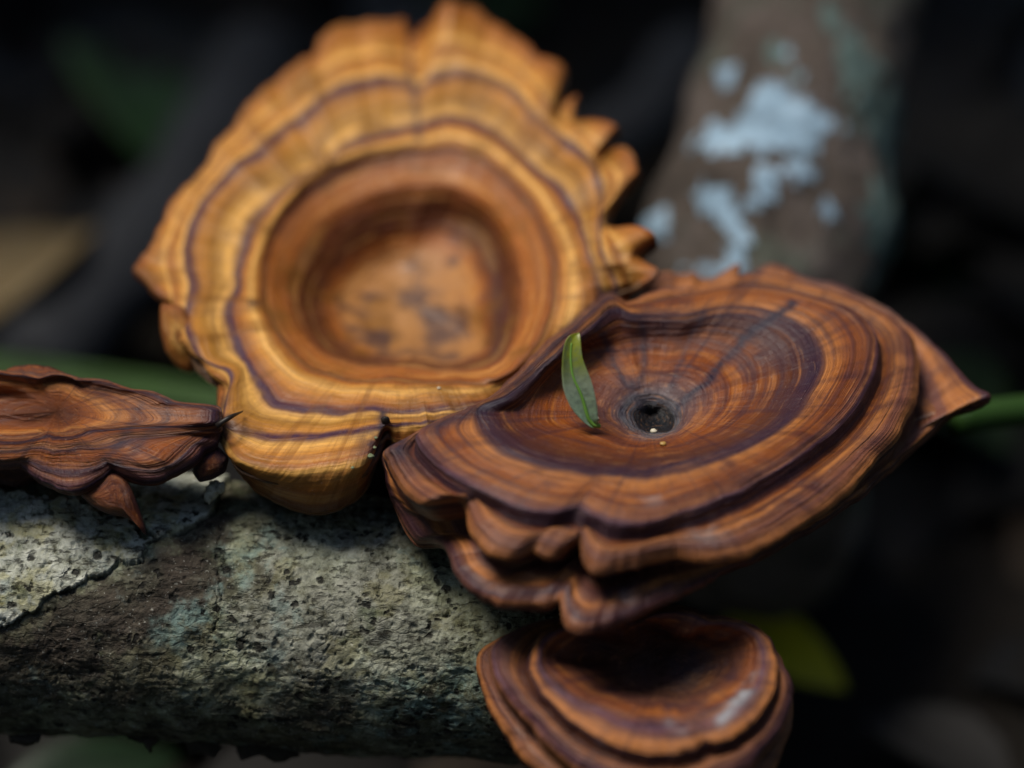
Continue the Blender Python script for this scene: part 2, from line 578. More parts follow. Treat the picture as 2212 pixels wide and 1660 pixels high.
ml = NT('litter')
geo = ml.n.new('ShaderNodeNewGeometry')
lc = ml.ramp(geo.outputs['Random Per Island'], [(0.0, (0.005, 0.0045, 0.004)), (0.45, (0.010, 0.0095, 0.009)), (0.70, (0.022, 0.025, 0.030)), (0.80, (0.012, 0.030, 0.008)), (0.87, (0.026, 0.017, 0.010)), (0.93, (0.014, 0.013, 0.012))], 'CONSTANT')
ml.link(lc, ml.bsdf.inputs['Base Color']); ml.bsdf.inputs['Roughness'].default_value = 0.7
ml.bsdf.inputs['Specular IOR Level'].default_value = 0.25
M_litter = ml.mat
litter()

M_green = plain('green_leaf', (0.035, 0.085, 0.016), 0.45, 0.25, 120, trans=0.3)
M_yellow = plain('yellow_leaf', (0.55, 0.48, 0.018), 0.5, 0.2, 60, trans=0.3)
M_dkgreen = plain('dark_green_leaf', (0.02, 0.055, 0.012), 0.5, 0.3, 60, trans=0.2)
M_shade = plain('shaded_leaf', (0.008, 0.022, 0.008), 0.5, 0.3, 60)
M_rust = plain('rust_leaf', (0.17, 0.12, 0.055), 0.55, 0.3, 40, trans=0.15)
M_stick = plain('dead_stick', (0.02, 0.022, 0.027), 0.75, 0.35, 40, bump=0.002)


def flat_leaf(px, py, z, yaw, length, width, mat, label, pitch=0.0, roll=0.0, cat='leaf', name='fallen_leaf', **k):
    c = ground_at(px, py, z)
    p = c - np.array([math.cos(yaw), math.sin(yaw), 0]) * length / 2
    return tag(leaf_obj(name, p, yaw, pitch, roll, length, width, mat, **k), label, cat)


flat_leaf(300, 190, GZ + 3, 1.9, 9, 4.5, M_dkgreen, 'blurred dark green leaf in the upper left background', roll=0.4)
flat_leaf(20, 580, GZ + 3.5, 1.2, 6, 5, M_rust, 'blurred yellowish brown leaf at the left edge behind the fungi', roll=-0.3)
flat_leaf(1690, 1395, -12.0, -0.75, 3.0, 1.3, M_yellow, 'blurred yellow leaf behind the lowest fungus', roll=0.5)
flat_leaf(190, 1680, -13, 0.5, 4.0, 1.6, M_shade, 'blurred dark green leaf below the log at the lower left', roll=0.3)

# green blade behind the left bracket
blade = seglen([P(-200, 780, 17), P(150, 818, 15.5), P(440, 862, 14), P(640, 905, 13)], 24)
def strap(name, path, width, mat, updir, thick=0.06):
    path = np.asarray(path)
    T = np.gradient(path, axis=0); T /= np.linalg.norm(T, axis=1)[:, None]
    S = np.cross(T, updir); S /= np.linalg.norm(S, axis=1)[:, None]
    Nn = np.cross(S, T)
    w = np.linspace(-1, 1, 7)
    wd = np.broadcast_to(np.asarray(width, float), (len(path),))
    G = path[:, None] + S[:, None] * (w[None, :, None] * wd[:, None, None] / 2) + Nn[:, None] * (np.abs(w)[None, :, None] * wd[:, None, None] * 0.18)
    k = G.shape[0] * 7
    V = np.concatenate([G.reshape(-1, 3), (G - Nn[:, None] * thick).reshape(-1, 3)])
    F = grid_faces(G.shape[0], 7, wrap=False)
    nl = G.shape[0]
    edge = list(range(7)) + [r * 7 + 6 for r in range(1, nl)] + [(nl - 1) * 7 + c for c in range(5, -1, -1)] + [r * 7 for r in range(nl - 2, 0, -1)]
    E = np.array([(edge[i], edge[i - 1], edge[i - 1] + k, edge[i] + k) for i in range(len(edge))])
    return mesh_obj(name, V, np.concatenate([F, F[:, ::-1] + k, E]), mat)
tag(strap('grass_blade', blade, 0.6, M_green, np.array([0, -0.5, 1.0])), 'blurred green blade behind the leftmost bracket fungus', 'grass blade')
# green stem at the right edge
stem_path = seglen([P(2060, 905, 5.0), P(2250, 884, 5.6), P(2500, 870, 6.5)], 16)
tag(tube_obj('plant_stem', stem_path, 0.27, M_green, seg=12), 'blurred green plant stem at the right edge beside the pointed rim', 'stem')
# dark sticks lying on the ground behind
for (a, b, r, lab) in (((60, 820), (560, 130), 1.2, 'thick dark grey stick lying blurred behind the golden fungus'),
                       ((1160, 420), (1500, 120), 0.9, 'dark stick lying blurred between the golden fungus and the upright branch')):
    pa, pb = ground_at(*a, GZ + 3), ground_at(*b, GZ + 3)
    tag(tube_obj('fallen_stick', seglen([pa, (pa + pb) / 2 + np.array([0.8, 0, 0.3]), pb], 20), r, M_stick, rough=0.15, freq=0.6), lab, 'stick')

# unseen leaves, added to cut side light and darken the ground behind
def leaf_screen():
    Vs, Fs = [], []; off = 0
    def add(c, sz):
        nonlocal off
        m = len(c)
        q = rng.normal(size=(m, 3)); q /= np.linalg.norm(q, axis=1)[:, None]
        q[:, 2] = np.abs(q[:, 2]) + 0.4; q /= np.linalg.norm(q, axis=1)[:, None]
        a = np.cross(q, rng.normal(size=(m, 3))); a /= np.linalg.norm(a, axis=1)[:, None]; b = np.cross(q, a)
        L = sz * rng.uniform(0.7, 1.3, m)
        pts = [(-1, 0, 0), (-.3, -.45, .08), (.4, -.35, .05), (1, 0, -.12), (.4, .35, .05), (-.3, .45, .08)]
        V = np.stack([c + a * (u * L)[:, None] + b * (v * L)[:, None] + q * (w * L)[:, None] for u, v, w in pts], 1)
        Vs.append(V.reshape(-1, 3))
        i = np.arange(m)[:, None] * 6 + off
        Fs.append(np.concatenate([i + np.array([[0, 1, 2, 3]]), i + np.array([[0, 3, 4, 5]])]))
        off += 6 * m
    # added ring that blocks low sky light from all sides
    n = 5200
    a = rng.uniform(0, 2 * np.pi, n); r = rng.uniform(120, 260, n)
    c = np.stack([np.cos(a) * r, np.sin(a) * r + 20, GZ + rng.uniform(0, 1, n) ** 0.8 * 200], -1)
    add(c, 13.0)
    # added low roof of leaves to shade the ground behind
    n = 2600
    c = np.stack([rng.uniform(-90, 110, n), rng.uniform(34, 150, n), rng.uniform(25, 60, n)], -1)
    c[:, 2] += np.maximum(0, 0.35 * (c[:, 1] - 24))
    add(c, 8.0)
    o = mesh_obj('unseen_leaf_screen', np.concatenate(Vs), np.concatenate(Fs), M_dkgreen, smooth=False)
    o['kind'] = 'stuff'
leaf_screen()

# ------------------------------------------------------------------ UPRIGHT BRANCH
def bark_dark():
    m = NT('mossy_bark'); o = m.obj()
    n1 = m.noise(o, 55, 6, 0.6); n2 = m.noise(m.vmul(o, (1, 1, 0.35)), 260, 5, 0.65)
    c = m.ramp(n1, [(0.3, (0.03, 0.026, 0.022)), (0.5, (0.09, 0.072, 0.06)), (0.7, (0.15, 0.125, 0.115))])
    c = m.mix(m.mr(n2, 0.5, 0.7, 0, 0.6), c, (0.02, 0.018, 0.014))
    gm = m.noise(o, 38, 4, 0.6)
    c = m.mix(m.mr(gm, 0.52, 0.66, 0, 0.55), c, (0.07, 0.10, 0.075))
    m.link(c, m.bsdf.inputs['Base Color']); m.bsdf.inputs['Roughness'].default_value = 0.85
    m.bsdf.inputs['Specular IOR Level'].default_value = 0.2
    m.link(m.bump(m.math('ADD', n1, n2), 0.0015), m.bsdf.inputs['Normal'])
    return m.mat
M_bark2 = bark_dark()
def lichen_mat(name, a, b, dk, scale=240):
    m = NT(name); o = m.obj()
    n1 = m.noise(o, scale, 5, 0.65)
    c = m.ramp(n1, [(0.28, dk), (0.45, a), (0.68, b)])
    m.link(c, m.bsdf.inputs['Base Color']); m.bsdf.inputs['Roughness'].default_value = 0.9
    m.bsdf.inputs['Specular IOR Level'].default_value = 0.15
    m.link(m.bump(n1, 0.0008), m.bsdf.inputs['Normal'])
    return m.mat
M_lich = lichen_mat('pale_blue_lichen', (0.23, 0.34, 0.44), (0.38, 0.52, 0.64), (0.09, 0.10, 0.10), 150)
M_lich2 = lichen_mat('grey_green_lichen', (0.09, 0.13, 0.12), (0.14, 0.20, 0.19), (0.06, 0.08, 0.06))

ub_base = ground_at(1610, 1080, GZ - 1)
UA = [P(1640, 1000, 10.5), P(1645, 640, 11), P(1700, 330, 12.5), P(1765, 0, 14.5), P(1830, -420, 17.5)]
ub = thing('upright_branch', 'upright grey branch with pale blue lichen patches, blurred at the upper right', 'branch', ub_base)
ub_path = seglen([ub_base] + UA, 160)
tt = np.linspace(0, 1, 160)
pyb = pix(ub_path)[1]
ub_rad = 2.08 + 0.33 * np.exp(-((pyb - 500) / 120) ** 2)
Vb = tube(ub_path, ub_rad, 140)
ax = ub_path[:, None]
def ub_disp(V): return 1 + 0.07 * fbm(V * 0.55, 3) + 0.02 * fbm(V * 2.5, 3)
Vb = ax + (Vb - ax) * ub_disp(Vb)[..., None]
mesh_obj('bark', Vb.reshape(-1, 3), grid_faces(160, 140), M_bark2, ub)
# lichen crusts: thin raised plates that follow the bark
def crust(name, V, axis, polys, mat, parent, lift, freq=5.0, jag=9.0):
    nr, nc = V.shape[:2]
    px, py = pix(V.reshape(-1, 3))
    D = (V - axis).reshape(-1, 3); D /= np.linalg.norm(D, axis=1)[:, None]
    front = (np.einsum('ij,ij->i', D, CAMP - V.reshape(-1, 3)) > 0)
    F = grid_faces(nr, nc)
    nz = fbm(V.reshape(-1, 3) * freq * 0.22, 6, 0.8)
    for poly in polys:
        d = np.where(front, inside(poly, px, py) + nz * jag, -99)
        lf = lift * sstep(-4, 10, d) - 0.06 * (d < -3)
        X = V.reshape(-1, 3) + D * (lf * (1 + 0.4 * nz))[:, None]
        keep = (d[F] > -9).all(1)
        if keep.sum() < 8: continue
        f = F[keep]; u, inv = np.unique(f, return_inverse=True)
        mesh_obj(name, X[u], inv.reshape(-1, 4), mat, parent)
polyw = [[(1490, 320), (1560, 255), (1640, 195), (1700, 180), (1800, 240), (1810, 300), (1740, 330), (1640, 335), (1560, 345)],
         [(1615, 385), (1660, 350), (1740, 355), (1770, 390), (1720, 425), (1650, 425)],
         [(1495, 450), (1530, 405), (1610, 410), (1640, 450), (1610, 520), (1575, 520), (1540, 480)],
         [(1395, 500), (1420, 460), (1460, 455), (1475, 490), (1450, 530), (1405, 525)],
         [(1420, 600), (1440, 560), (1500, 560), (1560, 540), (1600, 500), (1625, 520), (1605, 610), (1520, 620)],
         [(1760, 430), (1800, 425), (1815, 480), (1780, 505)], [(1690, 470), (1735, 465), (1745, 520), (1705, 530)], [(1640, 520), (1680, 540), (1670, 590), (1630, 580)],
         [(1560, 150), (1600, 130), (1620, 165), (1580, 185)], [(1700, 120), (1740, 130), (1760, 190), (1720, 185)],
         [(1780, 345), (1810, 365), (1860, 420), (1840, 450), (1800, 410)]]
crust('lichen_patch', Vb, ax, polyw, M_lich, ub, 0.05, jag=30)
polyg = [[(1790, 30), (1850, 50), (1930, 200), (1960, 330), (1930, 560), (1890, 600), (1880, 470), (1880, 330), (1830, 220), (1790, 150)],
         [(1690, 110), (1740, 150), (1770, 210), (1740, 220), (1700, 170)]]
crust('lichen_patch', Vb, ax, polyg, M_lich2, ub, 0.035, jag=42)

# ------------------------------------------------------------------ LOG
def log_material():
    m = NT('lichened_log'); o = m.obj()
    pale, brown, teal = (m.attr(a).outputs['Fac'] for a in ('pale', 'brown', 'teal'))
    st = m.vmul(o, (0.35, 1, 1))
    n1 = m.noise(o, 130, 6, 0.65); n2 = m.noise(o, 480, 5, 0.7); n3 = m.noise(st, 900, 5, 0.65)
    base = m.ramp(m.math('ADD', m.math('MULTIPLY', n1, 0.6), m.math('MULTIPLY', n2, 0.4)), [(0.36, (0.030, 0.028, 0.019)), (0.45, (0.135, 0.14, 0.085)), (0.53, (0.27, 0.285, 0.185)), (0.62, (0.50, 0.53, 0.39))])
    yel = m.noise(o, 70, 4, 0.6)
    base = m.mix(m.mr(yel, 0.52, 0.64, 0, 0.5), base, (0.20, 0.175, 0.065))
    big = m.noise(o, 42, 3, 0.55)
    base = m.mix(m.mr(big, 0.48, 0.60, 0, 0.75), base, m.ramp(n2, [(0.35, (0.02, 0.017, 0.012)), (0.6, (0.09, 0.078, 0.055))]))
    pl = m.ramp(n2, [(0.33, (0.09, 0.09, 0.065)), (0.43, (0.32, 0.335, 0.27)), (0.60, (0.56, 0.58, 0.50))])
    pl = m.mix(m.mr(m.noise(o, 160, 3, 0.6), 0.54, 0.64, 0, 0.5), pl, (0.36, 0.33, 0.12))
    c = m.mix(m.math('MULTIPLY', pale, 0.9), base, pl)
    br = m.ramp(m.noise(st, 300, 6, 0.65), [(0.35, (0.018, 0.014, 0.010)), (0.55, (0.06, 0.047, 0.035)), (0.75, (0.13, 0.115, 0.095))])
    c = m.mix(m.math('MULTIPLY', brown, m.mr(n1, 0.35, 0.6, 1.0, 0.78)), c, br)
    tn = m.math('MULTIPLY', teal, m.mr(m.noise(o, 260, 5, 0.65), 0.40, 0.58))
    c = m.mix(m.math('MULTIPLY', tn, 0.75), c, (0.17, 0.26, 0.235))
    ts = m.noise(o, 110, 5, 0.65)
    c = m.mix(m.mr(ts, 0.58, 0.66, 0, 0.45), c, (0.20, 0.27, 0.25))
    gr = m.noise(o, 95, 4, 0.6)
    c = m.mix(m.mr(gr, 0.60, 0.68, 0, 0.5), c, (0.06, 0.085, 0.035))
    # black fruiting dots, grain cracks
    vd = m.n.new('ShaderNodeVectorMath'); vd.operation = 'ADD'; m.link(o, vd.inputs[0])
    nc = m.n.new('ShaderNodeTexNoise'); m.link(o, nc.inputs['Vector']); nc.inputs['Scale'].default_value = 420; nc.inputs['Detail'].default_value = 3
    m.link(m.vmul(nc.outputs['Color'], (0.0035, 0.0035, 0.0035)), vd.inputs[1])
    v = m.voro(vd.outputs[0], 480)
    ck = m.voro(m.vmul(o, (0.6, 1, 1)), 520, 'DISTANCE_TO_EDGE')
    ckm = m.math('MULTIPLY', m.mr(ck, 0.01, 0.07, 1.0, 0.0), m.mr(m.noise(o, 60, 3), 0.45, 0.58))
    c = m.mix(m.math('MULTIPLY', ckm, 0.2), c, (0.018, 0.015, 0.011))
    dots = m.math('MULTIPLY', m.mr(v, 0.22, 0.40, 1.0, 0.0), m.mr(m.noise(o, 190, 3), 0.47, 0.58))
    c = m.mix(m.math('MULTIPLY', dots, 0.92), c, (0.008, 0.007, 0.006))
    cr = m.mr(n3, 0.55, 0.66)
    c = m.mix(m.math('MULTIPLY', cr, 0.7), c, (0.018, 0.015, 0.011))
    cav = m.attr('crack').outputs['Fac']
    c = m.mix(cav, c, (0.010, 0.009, 0.007))
    sp = m.noise(o, 1800, 3, 0.6)
    c = m.mix(m.mr(sp, 0.62, 0.7, 0, 0.35), c, (0.55, 0.55, 0.48))
    m.link(c, m.bsdf.inputs['Base Color']); m.bsdf.inputs['Roughness'].default_value = 0.82
    m.bsdf.inputs['Specular IOR Level'].default_value = 0.25
    h = m.math('ADD', m.math('MULTIPLY', n2, 1.0), m.math('MULTIPLY', m.math('SUBTRACT', 1.0, cr), 0.5))
    h = m.math('SUBTRACT', h, m.math('ADD', m.math('MULTIPLY', dots, 0.7), m.math('MULTIPLY', ckm, 0.15)))
    h = m.math('ADD', h, m.math('MULTIPLY', m.noise(o, 1600, 4, 0.65), 0.5))
    m.link(m.bump(h, 0.0006, 1.0), m.bsdf.inputs['Normal'])
    return m.mat
M_log = log_material()
LR = 2.12
LA, LB = P(-150, 1300, 2.25), P(1230, 1366, 2.0)
ldir = (LB - LA) / np.linalg.norm(LB - LA)
Llen = np.linalg.norm(LB - LA)
nu, nv = 760, 560
uu = np.concatenate([np.linspace(-42, -0.4, 40), np.linspace(0, Llen, nu)])
phi = np.linspace(0, 2 * np.pi, nv, endpoint=False)
S1 = np.cross(ldir, np.array([0, 0, 1.0])); S1 /= np.linalg.norm(S1); S2 = np.cross(S1, ldir)
droop = np.where(uu < 0, -0.0022 * uu ** 2, 0)
LC = LA + ldir * uu[:, None] + np.array([0, 0, 1.0]) * droop[:, None] + 0.10 * np.stack([0 * uu, np.sin(uu * 0.35), np.sin(uu * 0.5 + 1)], -1)
Dl = np.cos(phi)[None, :, None] * S1 + np.sin(phi)[None, :, None] * S2 + 0 * uu[:, None, None]
Lr = LR * (1 + 0.0 * uu)
LV = LC[:, None] + Dl * Lr[:, None, None]
flat = LV.reshape(-1, 3)
lo = 0.10 * fbm(flat * 0.45, 3)
md = 0.05 * fbm(flat * 1.6 + 5, 4, 0.6)
grain = fbm(flat * np.array([2.6, 13, 13]) + 3, 3, 0.65)
rid = -0.022 * sstep(0.25, 0.75, grain)
pit = fbm(flat * 7.5, 3, 0.6)
pits = -0.035 * sstep(0.38, 0.62, pit)
lx, ly = pix(flat)
Dfl = Dl.reshape(-1, 3)
front = np.einsum('ij,ij->i', Dfl, CAMP - flat) > -0.15 * np.linalg.norm(CAMP - flat, axis=1)
jag = fbm(flat * 3.0, 4, 0.65)
def pmask(poly, j=16, soft=4):
    d = np.where(front, inside(poly, lx, ly), -500) + jag * j
    return sstep(-soft, soft, d), d
p1, d1 = pmask([(-400, 1000), (0, 1060), (150, 1085), (250, 1120), (335, 1165), (300, 1205), (205, 1240), (112, 1282), (85, 1330), (0, 1345), (-400, 1380)])
p2, d2 = pmask([(295, 1075), (330, 1040), (440, 1030), (492, 1045), (462, 1105), (400, 1140), (340, 1168), (318, 1140)], 10)
p3, d3 = pmask([(560, 1060), (700, 1090), (860, 1110), (900, 1240), (990, 1340), (1010, 1440), (860, 1500), (700, 1470), (480, 1430), (500, 1330), (590, 1230), (560, 1160)], 55, 30)
pb, db = pmask([(108, 1290), (300, 1215), (380, 1150), (470, 1090), (505, 1090), (490, 1200), (470, 1310), (330, 1380), (200, 1450), (60, 1560), (-300, 1560), (-300, 1390), (60, 1370)], 40, 25)
pt, dt_ = pmask([(800, 1470), (1040, 1430), (1040, 1580), (800, 1570)], 30, 20)
pt2, dt2 = pmask([(380, 1300), (465, 1275), (470, 1390), (330, 1400)], 30, 25)
pt3, dt3 = pmask([(480, 1190), (600, 1110), (600, 1200), (520, 1270)], 30, 25)
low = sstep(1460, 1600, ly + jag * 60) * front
raised = np.maximum(p1, p2)
edge = np.maximum(np.exp(-((d1 + 3) / 3.5) ** 2), np.exp(-((d2 + 3) / 3.5) ** 2)) * front
# two or three long splits in the bark
crk = np.zeros(len(flat))
for line in ([(480, 1060), (478, 1170), (482, 1260), (462, 1390)], [(112, 1290), (108, 1360), (118, 1440), (112, 1520)], [(455, 1245), (462, 1330)]):
    dd = np.full(len(flat), 1e9)
    for (x0, y0), (x1, y1) in zip(line[:-1], line[1:]):
        t = np.clip(((lx - x0) * (x1 - x0) + (ly - y0) * (y1 - y0)) / ((x1 - x0) ** 2 + (y1 - y0) ** 2), 0, 1)
        dd = np.minimum(dd, np.hypot(lx - x0 - t * (x1 - x0) + jag * 22, ly - y0 - t * (y1 - y0)))
    crk = np.maximum(crk, 0.7 * np.exp(-(dd / 2.4) ** 2) * front * sstep(-.25, .25, fbm(flat * 1.3 + 9, 3)))
disp = lo + md + rid * (0.4 + 0.8 * low + 0.5 * (1 - raised)) + pits * (0.4 + 0.6 * np.maximum(p3, raised)) + 0.085 * raised - 0.05 * edge - 0.09 * crk
flat = flat + Dfl * disp[:, None]
lg = thing('log', 'thick mottled log crusted with pale lichen lying across the lower left', 'log', LA)
LG = flat.reshape(len(uu), nv, 3)
ringend = [tuple(range((len(uu) - 1) * nv, len(uu) * nv))]
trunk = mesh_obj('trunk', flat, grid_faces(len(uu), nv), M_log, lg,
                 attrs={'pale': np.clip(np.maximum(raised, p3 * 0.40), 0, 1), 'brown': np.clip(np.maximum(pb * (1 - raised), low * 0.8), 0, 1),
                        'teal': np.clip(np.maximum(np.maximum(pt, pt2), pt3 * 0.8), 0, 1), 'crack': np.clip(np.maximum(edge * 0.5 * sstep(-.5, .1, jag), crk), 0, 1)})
# broken end of the log, behind the fungi
ec = LC[-1]; eg = []
for k, s in enumerate(np.linspace(1, 0.02, 14)):
    e = ec + (LG[-1] - ec) * s
    eg.append(e + ldir * (0.25 * noise(e * 1.5)[:, None] * (1 - s) + 0.02 * k))
eg = np.array(eg)
M_wood = plain('rotten_wood', (0.10, 0.075, 0.05), 0.85, 0.5, 200, bump=0.001)
mesh_obj('broken_end', eg.reshape(-1, 3), grid_faces(14, nv), M_wood, lg)

# bark flakes that hang loose under the log
M_flake = plain('bark_flake', (0.03, 0.024, 0.016), 0.9, 0.5, 220, bump=0.001)
def flake(pl, depth, name='bark_flake', thick=0.09):
    pts = np.array(pl, float)
    c = pts.mean(0)
    n = 40
    a = np.concatenate([pts, pts[:1]])
    d = np.concatenate([[0], np.cumsum(np.linalg.norm(np.diff(a, axis=0), axis=1))])
    q = np.linspace(0, d[-1], n, endpoint=False)
    bx = np.interp(q, d, a[:, 0]) + rng.normal(0, 1.5, n); by = np.interp(q, d, a[:, 1]) + rng.normal(0, 1.5, n)
    rows = []
    for s, dd in ((0.02, -0.12), (0.5, -0.10), (0.9, -0.05), (1.0, 0.0), (0.9, thick), (0.5, thick * 1.2), (0.02, thick * 1.2)):
        X = P(c[0] + (bx - c[0]) * s, c[1] + (by - c[1]) * s, np.full(n, depth + dd))
        rows.append(X + 0.04 * noise(X * 3)[:, None] * FW)
    return mesh_obj(name, np.array(rows).reshape(-1, 3), grid_faces(7, n), M_flake, lg)
flake([(255, 1575), (350, 1570), (345, 1600), (332, 1615), (322, 1632), (312, 1608), (280, 1600)], 1.5)
flake([(395, 1580), (470, 1590), (480, 1618), (462, 1640), (440, 1628), (410, 1632), (400, 1605)], 1.6)
flake([(500, 1590), (640, 1600), (650, 1635), (600, 1650), (560, 1630), (520, 1645)], 1.7)
flake([(20, 1590), (90, 1585), (84, 1606), (52, 1614), (22, 1604)], 1.4)
# small upturned chip of pale bark on the crest of the log
Mchip = lichen_mat('pale_bark', (0.36, 0.35, 0.27), (0.5, 0.49, 0.4), (0.1, 0.09, 0.06), 500)
ch = [(440, 1078), (446, 1050), (462, 1036), (486, 1044), (484, 1062), (462, 1078), (452, 1092)]
M_flake_keep = M_flake; M_flake = Mchip
flake(ch, 0.62, 'bark_chip', 0.2)
M_flake = M_flake_keep

# ------------------------------------------------------------------ FUNGUS A: golden cup at the back
GT = (0.54, 0.225, 0.036); OB = (0.30, 0.09, 0.014); TL = (0.80, 0.43, 0.105); PD = (0.050, 0.018, 0.042); BR = (0.10, 0.028, 0.007); PK = (0.37, 0.118, 0.020); YG = (0.30, 0.135, 0.016)  # PD: dark ring lines, their purple also carries some sky sheen
A_ctr = (877, 656)
elevA = math.radians(42)
nA = -FW * math.sin(elevA) + UP * math.cos(elevA)
nA = nA - 0.06 * RT
ringsA = [
    dict(k='px', h=-1.62, p=[(882, 660), (877, 650), (872, 660), (877, 666)]),
    dict(k='px', h=-1.45, p=[(960, 650), (930, 585), (860, 560), (790, 600), (760, 660), (800, 730), (880, 765), (985, 770, -.08), (1020, 740, -.1), (1000, 690, -.05)]),
    dict(k='px', h=-0.95, p=c1([(760, 1180), (800, 1080), (880, 990), (1000, 920), (1150, 880), (1300, 860), (1430, 930), (1500, 1080), (1510, 1250), (1490, 1380), (1420, 1430), (1300, 1445), (1150, 1425), (970, 1420), (850, 1370), (780, 1280)])),
    dict(k='px', h=-0.40, p=c1([(640, 1110), (690, 980), (765, 880), (880, 795), (1010, 750), (1190, 725), (1370, 745), (1490, 830), (1570, 950), (1612, 1080), (1605, 1250), (1555, 1385), (1465, 1462), (1300, 1470), (1100, 1456), (900, 1450), (790, 1405), (700, 1310), (650, 1200)])),
    dict(k='px', h=-0.15, p=c1([(575, 1090), (620, 920, -.01), (700, 800, -.03), (840, 700, -.04), (1000, 640, -.04), (1200, 610, -.02), (1380, 620), (1530, 720), (1650, 860), (1710, 1050), (1700, 1230), (1630, 1390), (1500, 1500), (1300, 1510), (1100, 1495), (870, 1490), (720, 1430), (640, 1330), (580, 1210)])),
    dict(k='px', h=0.0, p=c1([(520, 1080), (590, 890), (690, 750), (830, 640), (1000, 585), (1180, 555), (1350, 545), (1500, 610), (1640, 740), (1740, 890), (1790, 1050), (1790, 1190, -.1), (1720, 1350, -.3), (1580, 1480, -.3), (1400, 1545, -.1), (1200, 1540), (1000, 1540), (800, 1520), (640, 1440), (560, 1320), (520, 1200)])),
    dict(k='px', h=-0.02, p=c1([(480, 1050), (520, 930), (590, 820), (700, 720), (820, 640), (950, 570), (1100, 520), (1200, 500), (1300, 485), (1430, 510), (1550, 600), (1650, 680), (1740, 760), (1810, 870), (1850, 1000), (1890, 1100), (1910, 1180, -.2), (1860, 1330, -.5), (1700, 1490, -.6), (1520, 1570, -.3), (470, 1130), (440, 1200), (440, 1280), (480, 1380), (520, 1470), (575, 1545)]) + c3([(1050, 243), (1130, 262), (1300, 277), (1480, 270), (1650, 275), (1800, 262, -.1)])),
    dict(k='px', h=0.10, p=c1([(265, 1050), (270, 950), (310, 830), (370, 740), (450, 660), (560, 580), (680, 480), (800, 390), (900, 340), (1050, 310), (1140, 320), (1175, 352), (1220, 300), (1330, 285), (1450, 300), (1560, 370), (1650, 470), (1740, 530), (1830, 600), (1880, 680), (1900, 780), (1890, 900), (1905, 1020), (1960, 1130, -.3), (1960, 1340, -.8), (1780, 1590, -.9), (1560, 1660, -.6), (280, 1150), (262, 1280), (300, 1400), (440, 1480)]) + c3([(868, 322), (1000, 370), (1100, 381), (1250, 370), (1400, 350), (1480, 332), (1560, 325, -.1), (1670, 314, -.15)])),
    dict(k='px', h=0.10, p=c1([(180, 1060, -.1), (190, 960), (250, 830), (330, 720), (420, 610), (510, 510), (620, 420), (770, 320), (900, 230), (1060, 200), (1145, 215, -.25), (1170, 240, -.2), (1230, 180, .1), (1310, 160, .25), (1380, 190, .05), (1500, 230), (1600, 310), (1690, 400, .1), (1740, 480, -.2), (1830, 510, .15), (1890, 570, .1), (1900, 640, -.25), (1960, 690, .15), (1930, 790, .1), (1900, 880, -.2), (1960, 960, .15), (2000, 1060, 0), (2010, 1150, -.4), (2020, 1350, -.9), (1850, 1650, -1.1), (1600, 1740, -.9), (200, 1140, -.1), (248, 1290, -.1), (294, 1412, -.1), (430, 1530, -.1)]) + c3([(850, 300, -.1), (880, 400, -.05), (910, 455, .02), (1000, 490, .02), (1120, 510, .02), (1300, 492, .02), (1420, 465), (1470, 400, -.1), (1490, 345, -.2), (1530, 390, -.3), (1680, 390, -.4)])),
    dict(k='px', h=-0.05, s=0.5, p=c1([(60, 1070), (110, 980), (200, 820), (300, 700), (400, 570), (480, 470), (525, 385, .1), (620, 310), (760, 240), (790, 170, .1), (900, 110), (1050, 90), (1140, 80, -.1), (1158, 180, -.5), (1180, 130, -.4), (1240, 90, .1), (1290, 30, .4), (1320, 20, .5), (1380, 60, .1), (1540, 130), (1650, 220, .1), (1760, 310), (1820, 380), (1815, 420, -.2), (1700, 450, -.4), (1780, 480, -.1), (1880, 460, .2), (1965, 490, .3), (1970, 540, .1), (1900, 600, -.5), (1990, 590, .2), (2060, 680, .3), (2030, 740, .1), (1960, 810, 0), (1920, 870, -.3), (1885, 935, -.4), (1960, 910, .2), (2090, 930, .3), (2130, 960, .2), (2050, 1020, 0), (2130, 1060, .1), (2100, 1110, 0), (2000, 1150, -.2), (1990, 1200, -.8), (2060, 1360, -1.3), (1900, 1700, -1.5), (1650, 1800, -1.3), (100, 1110), (135, 1150), (185, 1185), (238, 1210, -.1), (242, 1300, -.15), (290, 1425, -.15), (400, 1500, -.15)]) + c3([(845, 200, -.2), (845, 300, -.4), (862, 390, -.4), (920, 500, -.4), (1000, 590, -.55), (1100, 640, -.65), (1220, 668, -.68), (1330, 640, -.65), (1420, 570, -.5), (1452, 480, -.4), (1465, 420, -.35), (1485, 360, -.4), (1515, 430, -.45), (1600, 460, -.6), (1750, 480, -.8)])),
]
KA = len(ringsA) + 11 - 1
stopsA = [(0, (0.36, 0.175, 0.06)), (1.2, (0.38, 0.17, 0.05)), (1.55, OB), (1.85, BR), (2.35, BR), (2.7, (0.21, 0.062, 0.015)), (3.05, PK), (3.4, (0.36, 0.12, 0.020)), (3.8, OB), (4.05, BR), (4.35, OB), (4.6, GT), (5.0, TL), (5.35, GT), (5.75, OB),  # dark band just inside the lip paints its crescent shade
          (5.93, PD), (6.08, PD), (6.22, TL), (6.5, YG), (6.78, GT), (6.91, PD), (7.08, PD), (7.22, TL), (7.5, GT), (7.85, OB), (8.02, TL), (8.2, GT), (8.6, OB), (8.95, BR), (10, (0.06, 0.035, 0.02)), (KA, (0.05, 0.03, 0.02))]


